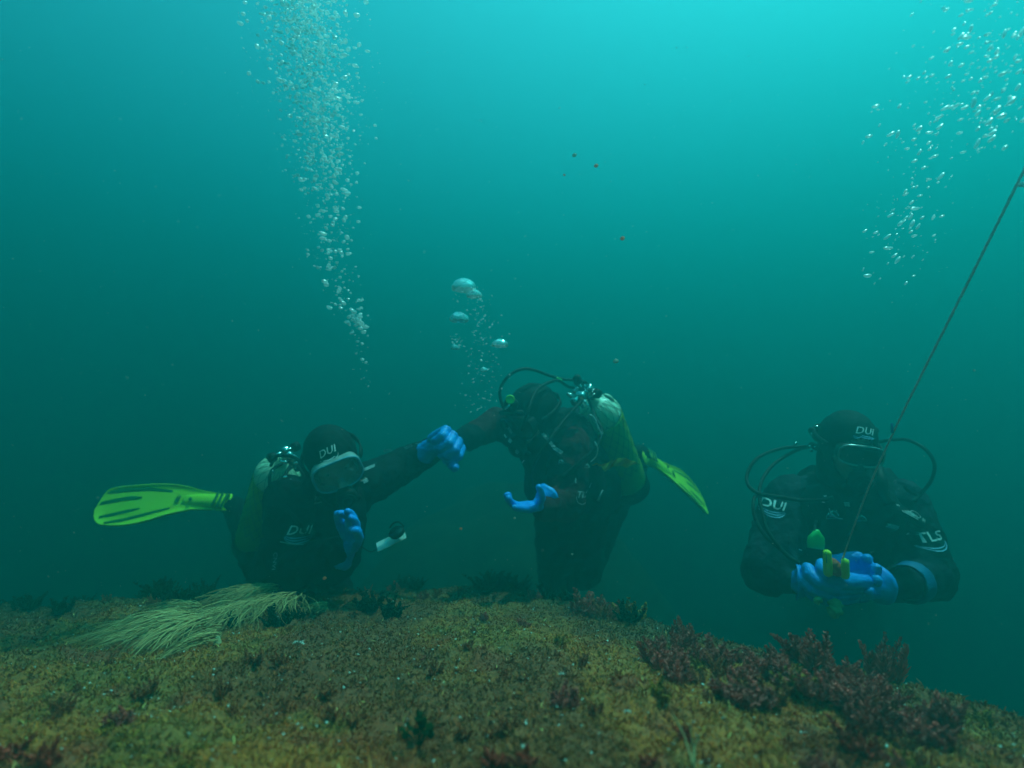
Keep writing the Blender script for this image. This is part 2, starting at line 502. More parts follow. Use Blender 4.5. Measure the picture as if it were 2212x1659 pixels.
nt.links.new(mu.outputs[0], b.inputs['Base Color']); b.inputs['Roughness'].default_value = 0.85
bp = nt.nodes.new('ShaderNodeBump'); bp.inputs['Strength'].default_value = 0.8; bp.inputs['Distance'].default_value = 0.006
nt.links.new(nz.outputs[0], bp.inputs['Height']); nt.links.new(bp.outputs[0], b.inputs['Normal'])
tag(link('reef', me, rm), kind='structure')

def floor_z(x, y): return -2.9 + 0.5 * (fbm(x * 0.25 + 40, y * 0.25 + 40, 4, 3) - 0.5)
q = np.concatenate([np.linspace(-58, -8, 50), np.linspace(-7.6, 7.6, 90), np.linspace(8, 58, 50)])
me = grid_mesh('seafloor', q, q, floor_z)
tag(link('seafloor', me, mat('dark_silt', (0.07, 0.065, 0.035), (0.035, 0.035, 0.022), 1.5, 0.9, 0.5, 9)), kind='structure')

def far_z(x, y):
    r_ = np.hypot((x + 0.05) / 2.0, (y - 4.9) / 1.7)
    return -3.5 + 3.0 * np.exp(-r_ ** 2.6) + 0.6 * (fbm(x * 1.1 + 9, y * 1.1, 4, 21) - 0.5) + 0.16 * (fbm(x * 5, y * 5, 3, 24) - 0.5)
me = grid_mesh('far_reef', np.linspace(-4.5, 6.5, 150), np.linspace(3.1, 9, 100), far_z)
tag(link('far_reef', me, mat('dark_weedy_rock', (0.05, 0.045, 0.015), (0.02, 0.022, 0.008), 9, 0.9, 0.6, 40)), kind='structure')

# ------------------------------------------------------------------ turf (stuff): hundreds of thousands of little blades
def blades(n, sampler, h0, h1, wd, colf, seed, k=3, lean=0.6):
    g = np.random.default_rng(seed)
    x, y = sampler(g, n); z = ground(x, y)
    x = np.repeat(x, k) + g.normal(0, 0.003, n * k); y = np.repeat(y, k) + g.normal(0, 0.003, n * k); z = np.repeat(z, k) - 0.002
    N = n * k
    base = np.stack([x, y, z], -1)
    h = g.uniform(h0, h1, N) * np.repeat(g.uniform(0.5, 1.4, n), k); a = g.uniform(0, 2 * np.pi, N)
    dist = np.hypot(x, y); w = wd * (0.6 + 0.5 * dist) * g.uniform(0.6, 1.3, N)
    ln = g.normal(0, lean, (N, 2))
    mid = base + np.stack([ln[:, 0] * h * 0.3, ln[:, 1] * h * 0.3, h * 0.55], -1)
    tip = base + np.stack([ln[:, 0] * h * 0.9, ln[:, 1] * h * 0.9, h], -1)
    sx = np.stack([np.cos(a), np.sin(a), np.zeros(N)], -1) * (w / 2)[:, None]
    co = np.stack([base - sx * 0.6, base + sx * 0.6, mid + sx, mid - sx, tip], 1).reshape(-1, 3)
    i = np.arange(N) * 5
    f = np.concatenate([np.stack([i, i + 1, i + 2], -1), np.stack([i, i + 2, i + 3], -1), np.stack([i + 3, i + 2, i + 4], -1)])
    c = colf(x, y, g); c = np.repeat(c, 5, 0)
    return co, f, c
def spread(g, n):
    X = []; Y = []; m_ = 0
    while m_ < n:
        y = 0.45 + 2.3 * g.random(n * 2) ** 1.5; x = g.uniform(-1.0, 1.0, n * 2) * (y * 1.02 + 0.12)
        ok = (edge_dist(x, y) < 0.12)
        X.append(x[ok]); Y.append(y[ok]); m_ += ok.sum()
    return np.concatenate(X)[:n], np.concatenate(Y)[:n]
def turf_col(x, y, g):
    c = species(x, y) * g.uniform(0.55, 1.4, (len(x), 1)); c *= 1 + g.normal(0, 0.10, c.shape)
    s = g.random(len(x)) < 0.012; c[s] = np.array((0.95, 0.45, 0.14)) * g.uniform(0.6, 1.3, (s.sum(), 1))
    return np.clip(c, 0.01, 0.9)
co, f, c = blades(120000, spread, 0.003, 0.0085, 0.0024, turf_col, 3, lean=0.8)
tag(link('algal_turf', np_mesh('algal_turf', co, f, c), M['turf'], None, False), kind='stuff')

# shell grit scattered in the turf
g = np.random.default_rng(8); x, y = spread(g, 1500); z = ground(x, y) + 0.006
N = len(x); s = g.uniform(0.0012, 0.0032, N) * (0.7 + 0.3 * y); a = g.uniform(0, 6.28, (N, 4)) ; tz = g.uniform(-1, 1, (N, 4))
co = np.stack([np.stack([x + s * np.cos(a[:, 0] + k * 1.57), y + s * np.sin(a[:, 0] + k * 1.57) * 0.7, z + s * tz[:, k] * 0.8], -1) for k in range(4)] + [np.stack([x, y, z - s], -1)], 1).reshape(-1, 3)
i = np.arange(N) * 5
f = np.concatenate([np.stack(p, -1) for p in ((i, i + 1, i + 2), (i, i + 2, i + 3), (i + 1, i, i + 4), (i + 2, i + 1, i + 4), (i + 3, i + 2, i + 4), (i, i + 3, i + 4))])
tag(link('shell_grit', np_mesh('shell_grit', co, f), M['shell'], None, False), kind='stuff')

# ------------------------------------------------------------------ seaweeds
def weed_meshes(seed, stems=9, h=0.07, spreadr=0.02, levels=22, per=6, blen=0.018, col=(0.16, 0.05, 0.05), col2=(0.08, 0.035, 0.03), flat=0.0, w=0.0022, lean=0.35, taper=1.0):
    """plumose weed: stems with whorls of tapering branchlets"""
    rg = random.Random(seed); st = MB(); v = []; f = []; cl = []
    for s_ in range(stems):
        a = rg.uniform(0, 6.28); r0 = rg.uniform(0, spreadr); hh = h * rg.uniform(0.55, 1.1)
        b0 = Vector((r0 * math.cos(a), r0 * math.sin(a), -0.006)); dr = Vector((math.cos(a) * rg.uniform(0, lean * 1.4), math.sin(a) * rg.uniform(0, lean * 1.4), 1)).normalized()
        bend = Vector((rg.uniform(-lean, lean), rg.uniform(-lean, lean), 0))
        pts = [b0 + dr * hh * q + bend * hh * q * q * 0.6 for q in [i / 6 for i in range(7)]]
        st.tube(pts, [0.0012 * (1 - 0.7 * i / 6) for i in range(7)], 4)
        tone = rg.uniform(0.7, 1.35)
        for L in range(levels):
            q = 0.12 + 0.88 * (L + rg.random()) / levels
            p = b0 + dr * hh * q + bend * hh * q * q * 0.6
            bl = blen * (1.05 - q * 0.85 * taper) * rg.uniform(0.7, 1.25)
            for k in range(per):
                aa = rg.uniform(0, 6.28); up = rg.uniform(0.2, 0.9)
                d = Vector((math.cos(aa), math.sin(aa), up)).normalized(); sd_ = d.cross(Vector((rg.uniform(-1, 1), rg.uniform(-1, 1), rg.uniform(-1, 1)))).normalized() * w * rg.uniform(0.6, 1.2)
                n = len(v); m_ = p + d * bl * 0.5
                v += [p, m_ + sd_, m_ - sd_, p + d * bl + Vector((0, 0, bl * 0.15))]
                f += [(n, n + 1, n + 2), (n + 2, n + 1, n + 3)]
                u = rg.random(); c_ = [(col[j] * u + col2[j] * (1 - u)) * tone for j in range(3)]
                cl += [c_] * 4
    fr = np_mesh('fronds', np.array([tuple(q) for q in v]), np.array(f), np.array(cl))
    fr.materials.append(M['weed'])
    sm_ = st.mesh('stem'); sm_.materials.append(M['weed'])
    a = sm_.color_attributes.new('tint', 'FLOAT_COLOR', 'POINT'); a.data.foreach_set('color', [x for _ in sm_.vertices for x in (*[q * 0.7 for q in col2], 1)])
    return fr, sm_
WEEDS = {}
def weed_kind(key, **kw):
    WEEDS[key] = [weed_meshes(100 * len(WEEDS) + i, **kw) for i in range(3)]
weed_kind('purple', stems=12, h=0.062, spreadr=0.03, levels=22, per=6, blen=0.024, col=(0.78, 0.13, 0.10), col2=(0.38, 0.07, 0.06), lean=0.55)
weed_kind('brown', stems=10, h=0.05, levels=16, per=6, blen=0.014, col=(0.62, 0.13, 0.04), col2=(0.32, 0.08, 0.03), lean=0.5)
weed_kind('dark', stems=16, h=0.085, levels=16, per=6, blen=0.022, spreadr=0.035, col=(0.03, 0.045, 0.018), col2=(0.015, 0.025, 0.012), lean=0.7, w=0.004)
weed_kind('olive', stems=12, h=0.05, levels=14, per=6, blen=0.017, spreadr=0.02, col=(0.60, 0.26, 0.03), col2=(0.32, 0.15, 0.02), lean=0.6, w=0.003)
weed_kind('red', stems=12, h=0.045, levels=16, per=7, blen=0.015, spreadr=0.02, col=(0.60, 0.05, 0.03), col2=(0.34, 0.04, 0.02), lean=0.6, w=0.003)
NW = [0]
def weed(name, kind, loc, s, label, group=None, rz=None, tilt=(0, 0), sz=1.0):
    NW[0] += 1; fr, st = WEEDS[kind][NW[0] % 3]
    o = empty(name, loc, label, 'seaweed', group)
    o.rotation_euler = (tilt[0], tilt[1], random.uniform(0, 6.28) if rz is None else rz); o.scale = (s, s, s * sz)
    for n_, m_ in (('fronds', fr), ('stem', st)):
        c_ = bpy.data.objects.new(n_, m_); C.objects.link(c_); c_.parent = o
    return o

# fringe of purple weed along the right-hand lip of the reef
rw = random.Random(5)
line = [(1425, 1375), (1475, 1352), (1530, 1368), (1590, 1385), (1640, 1390), (1690, 1376), (1735, 1372), (1775, 1385), (1820, 1405), (1850, 1425), (1885, 1455), (1920, 1470), (1960, 1500), (2000, 1520), (2045, 1530)]
ORD = 'first second third fourth fifth sixth seventh eighth ninth tenth eleventh twelfth thirteenth fourteenth'.split()
for i in range(len(line) - 1):
    for j in range(3):
        px = line[i][0] + (line[i + 1][0] - line[i][0]) * j / 3 + rw.uniform(-8, 8); py = line[i][1] + (line[i + 1][1] - line[i][1]) * j / 3
        row = [62, 95, 128][j] if i < 12 else [60, 80, 100][j]
        p = on_ground(px, py + row + rw.uniform(-14, 14))
        weed('purple_seaweed', 'purple' if rw.random() < 0.85 else 'brown', p, rw.uniform(0.55, 0.9) * (0.75 if i > 10 else 1), 'feathery purple seaweed, %s from the left in the %s row of the right fringe' % (ORD[i], ('back', 'middle', 'front')[j]), 'purple seaweeds fringing the right lip of the reef', sz=rw.uniform(0.75, 1.1))
SP = [((1915, 1478), 0.85, 1.7, 'tallest spire shaped purple seaweed standing above the right end of the fringe'),
      ((1478, 1385), 0.7, 1.5, 'slim reddish seaweed spike at the left end of the purple fringe'),
      ((2030, 1565), 0.75, 1.1, 'pinkish purple seaweed tuft at the far right end of the fringe'),
      ((1745, 1440), 1.0, 1.1, 'broad dark purple seaweed crowning the middle of the fringe')]
for (px, py), s, sz, lb in SP: weed('purple_seaweed', 'purple', on_ground(px, py), s, lb, 'purple seaweeds fringing the right lip of the reef', sz=sz)

for (px, py, kind, s, lb) in [
    (800, 1310, 'dark', 1.0, 'dark bushy seaweed on the reef just below the diver with the slate'),
    (845, 1330, 'dark', 0.85, 'dark rounded seaweed clump standing alone left of the reef centre'),
    (600, 1345, 'dark', 0.8, 'dark green seaweed clump half under the right end of the pale coral'),
    (640, 1330, 'dark', 0.6, 'small dark seaweed between the pale coral and the tiny coral tuft'),
    (500, 1345, 'dark', 0.5, 'dark weed showing between the two big pale coral clumps'),
    (385, 1300, 'dark', 0.9, 'dim dark seaweed behind the pale coral on the left'),
    (330, 1300, 'brown', 0.9, 'dim brown seaweed behind the left pale coral clump'),
    ((0.235, 1.8), None, 'purple', 1.6, 'purplish seaweed bush at the far lip right of the reef centre, its left half'),
    ((0.29, 1.76), None, 'purple', 1.45, 'reddish purple seaweed bush in the middle of the far clump right of centre'),
    ((0.27, 1.7), None, 'brown', 1.6, 'brown seaweed at the foot of the far purple clump'),
    ((0.345, 1.72), None, 'olive', 1.6, 'yellow green seaweed tuft at the right end of the far purple clump'),
    ((0.33, 1.66), None, 'dark', 0.8, 'low dark seaweed in front of the far purple clump'),
    (1500, 1440, 'olive', 0.8, 'olive seaweed tuft among the purple fringe near its left end'),
    (1720, 1500, 'olive', 1.0, 'rounded olive seaweed in front of the middle of the purple fringe'),
    (1600, 1480, 'brown', 0.5, 'small brown seaweed in front of the purple fringe'),
    (1430, 1505, 'olive', 0.7, 'bright olive seaweed on the open turf left of the purple fringe'),
    (2120, 1560, 'olive', 0.7, 'olive seaweed on the lip of the reef beyond the end of the fringe'),
    (1845, 1618, 'red', 0.95, 'bright red seaweed on the slope below the purple fringe'),
    (1880, 1625, 'red', 0.7, 'small red seaweed touching the bright red one below the fringe'),
    (20, 1640, 'red', 0.8, 'red seaweed in the bottom left corner'),
    (100, 1660, 'red', 0.7, 'red seaweed second from the bottom left corner'),
    (1070, 1655, 'red', 0.7, 'dull red seaweed at the bottom edge below the reef centre'),
    (1135, 1650, 'red', 0.6, 'small dull red seaweed at the bottom edge right of the larger one'),
    (1480, 1600, 'red', 0.45, 'slim red seaweed spike on the near turf beside the thin pale stalks'),
    (1400, 1650, 'red', 0.5, 'low red seaweed at the bottom edge left of the thin pale stalks'),
    (550, 1425, 'brown', 0.8, 'reddish brown seaweed mat below the pale coral and left of the white shell'),
    (600, 1435, 'brown', 0.7, 'brown seaweed just left of the white shell'),
    (320, 1490, 'brown', 0.7, 'brown seaweed on the left of the near turf, taller of two'),
    (300, 1510, 'brown', 0.55, 'low brown seaweed on the left of the near turf'),
    (480, 1490, 'brown', 0.6, 'brown seaweed on the near turf between the coral and the bottom edge'),
    (1000, 1590, 'brown', 0.5, 'brown seaweed tuft on the near turf right of the leafy dark one'),
    (760, 1560, 'brown', 0.6, 'brown seaweed tuft on the near turf left of the leafy dark one'),
    (1010, 1400, 'brown', 0.4, 'tiny brown seaweed in the middle of the reef'),
    (1260, 1430, 'brown', 0.45, 'tiny brown seaweed right of the middle of the reef')]:
    weed('seaweed', kind, Vector((*px, gz(*px))) if py is None else on_ground(px, py + 10), s * 0.85, lb)
eb = random.Random(44)
for i in range(34):                                       # dim weed along the back lip of the reef
    x_ = -1.9 + 2.2 * (i + eb.random()) / 34; y_ = float(np.interp(x_, EDGE[1:8, 0], EDGE[1:8, 1])) - eb.uniform(-0.02, 0.30)
    weed('dark_seaweed', eb.choice(['dark', 'brown', 'dark', 'purple']), (x_, y_, gz(x_, y_)), eb.uniform(0.5, 1.15), 'dim dark seaweed bush on the back lip of the reef below the divers', 'dim seaweeds along the back lip of the reef')
for _ in range(150):
    x_, y_ = spread(np.random.default_rng(900 + _), 1)
    kd = rw.choice(['brown', 'brown', 'olive', 'brown', 'brown', 'purple'])
    weed('turf_tuft', kd, (x_[0], y_[0], gz(x_[0], y_[0])), rw.uniform(0.16, 0.55), 'tiny tuft of weed poking out of the turf on top of the reef', 'tiny weed tufts scattered over the reef turf')

# leafy dark green weed at the bottom: rounded blades
def leafy(loc):
    o = empty('leafy_seaweed', loc, 'dark green leafy seaweed with small rounded blades at the bottom edge', 'seaweed')
    rg = random.Random(3); st = MB()
    dk = mat('dark_green_blade', (0.016, 0.026, 0.006), (0.010, 0.016, 0.005), 60, 0.9, spec=0.05)
    for k_ in range(16):
        a = rg.uniform(0, 6.28); r = rg.uniform(0.004, 0.026); h = rg.uniform(0.01, 0.04)
        top = Vector(loc) + Vector((r * math.cos(a), r * math.sin(a), h)); st.tube(spline([Vector(loc), (Vector(loc) + top) / 2 + Vector((0, 0, 0.004)), top], 3), 0.0007, 4)
        n = Vector((rg.uniform(-.7, .7), rg.uniform(-1, 0), rg.uniform(0.1, 1))).normalized(); X, Y, Z = basis(n)
        lf = MB(); lf.ell(top, X * rg.uniform(.004, .0065), Y * rg.uniform(.004, .0065), Z * 0.0009, 10); lf.build('leaf', dk, o)
    st.build('stem', dk, o)
leafy(on_ground(905, 1618))

# thin pale stalks at the bottom, right of centre
st = MB(); b0 = on_ground(1500, 1665)
for dx_, dy_, h in ((-0.02, 0.01, 0.055), (-0.004, 0.0, 0.05), (0.012, 0.01, 0.035)):
    st.tube(spline([b0, b0 + Vector((dx_ * .4, dy_, h * .6)), b0 + Vector((dx_, dy_, h))], 4), [0.0011 - 0.00007 * i for i in range(9)], 5)
tag(st.build('pale_stalk', M['whip'], None, True, b0), 'thin pale forked stalks rising from the turf at the bottom edge', 'hydroid')

# small shells
for (px, py, s, lb) in [(645, 1408, 0.012, 'white scallop shell lying on brown weed below the pale coral'), (1213, 1478, 0.005, 'tiny shiny shell on the open turf right of the reef centre'), (1355, 1562, 0.005, 'small pale shell on the near turf left of the olive weed'), (1375, 1285, 0.006, 'small white shell caught on the far purple clump'), (2035, 1553, 0.005, 'yellow white shell chip at the far right of the reef')]:
    p = on_ground(px, py) + Vector((0, 0, 0.012 if px not in (1375,) else 0.03))
    m_ = MB(); n = 15; v = []; f = []
    for i in range(6):
        for j in range(n):
            a = math.pi * (0.08 + 0.84 * j / (n - 1)); r = s * i / 5 * (1 + 0.07 * math.cos(j * math.pi))
            v.append((r * math.cos(a), -r * math.sin(a) * 0.55, r * math.sin(a) * 0.75 + 0.25 * s * math.sin(math.pi * i / 5) + (0.06 * s * math.cos(j * math.pi))))
    for i in range(5):
        for j in range(n - 1): f.append((i * n + j, i * n + j + 1, (i + 1) * n + j + 1, (i + 1) * n + j))
    m_.add(v, f, Matrix.Translation(p)); m_.add([(q[0], q[1] - 0.0012, q[2] - 0.0012) for q in v], [tuple(reversed(q)) for q in f], Matrix.Translation(p))
    tag(m_.build('shell', M['shell'], None, True, p), lb, 'shell')

# ------------------------------------------------------------------ pale coral clumps: combed, drooping strands
def coral(bundles, label, seed):
    rg = random.Random(seed); p0 = on_ground(*bundles[0][0]); o = empty('pale_coral', p0, label, 'coral'); holdfast = MB(); st = MB(); tn = []
    for (rpx, rpy), (tpx, tpy), n, wid, lift in bundles:
        a = on_ground(rpx, rpy); b_ = on_ground(tpx, tpy); L = (b_ - a).length; dr = (b_ - a).normalized(); sdv = dr.cross(Vector((0, 0, 1))).normalized()
        hf = MB(); hf.cap(a + Vector((0, 0, -0.01)), 0.012, a + Vector((0, 0, lift * 0.3)), 0.006, 8); hf.build('holdfast', M['whip'], o)
        for k_ in range(n):
            u = rg.gauss(0, 0.45); lay = rg.random(); ll = L * rg.uniform(0.45, 1.08)
            s0 = a + sdv * u * wid * 0.45 + dr * rg.uniform(-0.1, 0.5) * L * (1 - lay * 0.6) + Vector((0, 0, lift * (0.25 + 0.75 * lay)))
            pts = []
            cur = rg.uniform(-0.22, 0.22); ph = rg.uniform(0, 6)
            for i in range(8):
                q = i / 7
                p = s0 + dr * ll * 0.75 * q + sdv * (u * wid * 0.55 * q + cur * ll * q * q + 0.0045 * math.sin(q * 8 + ph))
                p.z += lift * 0.35 * math.sin(q * 2.2) - lift * (0.15 + 0.95 * lay) * q * q + rg.gauss(0, 0.0008)
                g_ = gz(p.x, p.y) + 0.003
                if p.z < g_: p.z = g_ + 0.002 * rg.random()
                pts.append(p)
            n0 = len(st.v); st.tube(pts, [0.0015 * (1 - 0.5 * i / 7) for i in range(8)], 3); tone = rg.uniform(.5, 1.1) * (0.65 + 0.4 * lay); tn += [(.80 * tone, .44 * tone, .17 * tone)] * (len(st.v) - n0)  # lower strands tinted darker, painting shade into the clump
    sm_ = st.mesh('strands'); a_ = sm_.color_attributes.new('tint', 'FLOAT_COLOR', 'POINT'); a_.data.foreach_set('color', np.array([(*q, 1) for q in tn], np.float32).ravel()); s_ = link('strands', sm_, M['weed'], o); s_['kind'] = 'stuff'
    return o
coral([((400, 1355), (175, 1392), 190, 0.10, 0.040), ((430, 1370), (250, 1422), 200, 0.12, 0.045), ((430, 1340), (290, 1345), 100, 0.09, 0.045), ((470, 1390), (350, 1425), 100, 0.07, 0.03)], 'pale straw coloured coral with long combed strands sweeping left, nearer of the two big clumps', 1)
coral([((590, 1300), (450, 1335), 190, 0.14, 0.055), ((560, 1330), (430, 1375), 190, 0.12, 0.045), ((630, 1310), (560, 1340), 100, 0.12, 0.04)], 'pale straw coloured coral clump below the left diver, farther of the two big clumps', 2)
coral([((705, 1322), (650, 1335), 45, 0.05, 0.025)], 'tiny pale coral tuft beside the dark weed right of the big coral clumps', 4)
# ================================================================== divers
def head_frame(c, fwd, right_img):
    """local x = the wearer's right, y = where the face points, z = up through the crown"""
    y = Vector(fwd).normalized(); x = -Vector(right_img); x = (x - y * x.dot(y)).normalized(); z = x.cross(y)
    return frame(Vector(c), x, y, z)

def head_caps(mb, H):
    L = lambda *p: H @ Vector(p)
    mb.ell(L(0, -0.012, 0.03), H.to_3x3() @ Vector((.078, 0, 0)), H.to_3x3() @ Vector((0, .094, 0)), H.to_3x3() @ Vector((0, 0, .085)))
    mb.cap(L(0, 0.02, 0.0), .068, L(0, 0.032, -.055), .052)
    mb.cap(L(0, 0.05, -.082), .030, L(0, 0.06, -.088), .024)            # chin
    mb.cap(L(0, .082, .012), .010, L(0, .106, -.026), .015)             # nose
    for s_ in (-1, 1):
        mb.cap(L(.016 * s_, .076, .028), .011, L(.045 * s_, .066, .026), .012)   # brow
        mb.cap(L(.04 * s_, .055, -.02), .022, L(.036 * s_, .055, -.03), .020)    # cheek
    mb.cap(L(-.02, .078, -.056), .0095, L(.02, .078, -.056), .0095)     # lips
    mb.cap(L(-.016, .077, -.066), .009, L(.016, .077, -.066), .009)

def make_body(root, caps, H, neck, suit, zones=(), voxel=0.0068, amp=0.010, seed=0.0):
    """the whole figure as one continuous skin: limbs, trunk, neck and head"""
    mb = MB()
    for a, ra, b_, rb in caps: mb.cap(a, ra, b_, rb)
    head_caps(mb, H); mb.cap(H @ Vector((0, -.02, -.05)), .058, neck, .066)
    me = remesh(mb.mesh('body'), voxel, 5, 0.6)
    Hi = H.inverted(); hc = np.array(H.translation)
    def skip(co): return np.clip((np.linalg.norm(co - hc, axis=1) - 0.14) * 20, 0, 1)
    wrinkle(me, amp, 11, skip=skip, seed=seed); wrinkle(me, amp * 0.35, 34, skip=skip, seed=seed + 5)
    mats = [suit, M['skin']] + [z[2] for z in zones]
    n = len(me.polygons); idx = [0] * n
    for i, p in enumerate(me.polygons):
        c_ = Hi @ p.center
        if abs(c_.x) < .08 and c_.y > .02 and -.10 < c_.z < .10: idx[i] = 1
        else:
            for k, (zc, zr, _m) in enumerate(zones):
                if (p.center - zc).length < zr * (1 + 0.12 * noise.noise(p.center * 9)): idx[i] = 2 + k
    me.polygons.foreach_set('material_index', idx)
    return link('body', me, mats, root)

def make_hood(root, H, neck):
    mb = MB(); L = lambda *p: H @ Vector(p); R3 = H.to_3x3()
    mb.ell(L(0, -0.014, 0.032), R3 @ Vector((.090, 0, 0)), R3 @ Vector((0, .108, 0)), R3 @ Vector((0, 0, .098)))
    mb.cap(L(0, 0.014, 0.0), .082, L(0, 0.026, -.058), .066); mb.cap(L(0, .045, -.085), .04, L(0, -.01, -.1), .07)
    mb.cap(L(0, -.02, -.05), .076, L(0, -.02, -.05).lerp(neck, 0.75), .080)
    me = remesh(mb.mesh('hood'), 0.005, 5, 0.6); wrinkle(me, 0.0022, 26)
    Hi = H.inverted(); bm = bmesh.new(); bm.from_mesh(me); dl = []
    for f in bm.faces:
        c_ = Hi @ f.calc_center_median()
        if c_.y > 0.03 and (c_.x / .064) ** 2 + ((c_.z + .010) / .074) ** 2 < 1: dl.append(f)
    bmesh.ops.delete(bm, geom=dl, context='FACES'); bm.to_mesh(me); bm.free()
    # rolled rubber edge round the face
    h = link('hood', me, M['neoprene'], root)
    return h

def ring2d(n, a, b_, pw, nose=0.0):
    out = []
    for k in range(n):
        t = 2 * math.pi * k / n; c_, s_ = math.cos(t), math.sin(t)
        x = a * math.copysign(abs(c_) ** pw, c_); z = b_ * math.copysign(abs(s_) ** pw, s_)
        if s_ < 0: z -= nose * math.exp(-(x / 0.022) ** 2); 
        out.append((x, z))
    return out

def make_mask(root, H, fm, skirt, lens, w=.076, h=.043, yy=.112, rim=.0055):
    """dive mask: rim, glass, soft skirt, nose pocket, strap round the hood"""
    L = lambda *p: H @ Vector(p)
    rg = ring2d(40, w, h, .62); ym = lambda x: yy - 1.9 * x * x
    m = MB(); m.tube([L(x, ym(x), z + .012) for x, z in rg], rim, 8, True); fr = m.build('mask', fm, root)
    g_ = MB(); v = []; f = []
    for q, off in ((1.0, 0), (.96, .0014), (.6, .002), (.2, .002)):
        v += [L(x * q, ym(x * q) + off, z * q + .012) for x, z in rg]
    for i in range(3):
        for k in range(40): f.append((i * 40 + k, i * 40 + (k + 1) % 40, (i + 1) * 40 + (k + 1) % 40, (i + 1) * 40 + k))
    f.append(tuple(120 + k for k in range(40)))
    n = len(v); v += [q - (H.to_3x3() @ Vector((0, .004, 0))) for q in v]; f += [tuple(reversed([i + n for i in q])) for q in f]
    g_.add(v, f); g_.build('lens', lens, fr)
    s_ = MB(); v = []; f = []
    for q, dy in ((1.0, -.002), (1.04, -.012), (1.0, -.028), (.96, -.04)):
        v += [L(x * q, ym(x) + dy, z * q + .012 - .016 * (q != 1.0) * (z < 0) * math.exp(-(x / .03) ** 2)) for x, z in rg]
    for i in range(3):
        for k in range(40): f.append((i * 40 + k, i * 40 + (k + 1) % 40, (i + 1) * 40 + (k + 1) % 40, (i + 1) * 40 + k))
    s_.add(v, f); s_.cap(L(0, yy - .012, -.014), .012, L(0, yy - .004, -.034), .017); s_.build('mask_skirt', skirt, fr)
    b_ = MB(); pts = [L(.103 * math.cos(a), -.012 + .122 * math.sin(a), .022 + .012 * -math.sin(a)) for a in [math.pi * (-1.17 + 1.34 * i / 28) for i in range(29)]]
    up = H.to_3x3() @ Vector((0, 0, .011)); v = []; f = []
    for p in pts:
        o_ = (p - H.translation).normalized() * .003
        v += [p - up + o_, p + up + o_, p + up - o_, p - up - o_]
    for i in range(28):
        for k in range(4): f.append((i * 4 + k, i * 4 + (k + 1) % 4, i * 4 + 4 + (k + 1) % 4, i * 4 + 4 + k))
    b_.add(v, f); b_.build('mask_strap', M['rubber'], fr)
    return fr

def make_reg(root, p, fwd, up, cover, r=.034):
    """second stage of the breathing regulator, with mouthpiece and exhaust tee"""
    z = Vector(fwd).normalized(); x = Vector(up).cross(z).normalized(); y = z.cross(x); F = frame(Vector(p), x, y, z)
    m = MB(); m.lathe([(r * .5, -.03), (r * .96, -.022), (r * 1.05, -.004), (r, .008), (r * .9, .013), (r * .5, .016)], 24, F)
    m.cap(F @ Vector((0, 0, -.05)), .014, F @ Vector((0, 0, -.02)), .017); m.cap(F @ Vector((-.036, -.028, -.012)), .010, F @ Vector((.036, -.028, -.012)), .010)
    o = m.build('regulator', M['rubber'], root)
    c = MB(); c.lathe([(r * .74, .0135), (r * .74, .0175), (r * .62, .019)], 24, F); c.lathe([(r * .45, .019), (r * .42, .022), (r * .1, .023)], 20, F); c.build('regulator_cover', cover, o)
    return o, F

def hose(root, pts, r=.0062, m=None, name='hose', n=9):
    b_ = MB(); b_.tube(spline(pts, n), r, 8); return b_.build(name, m or M['rubber'], root)

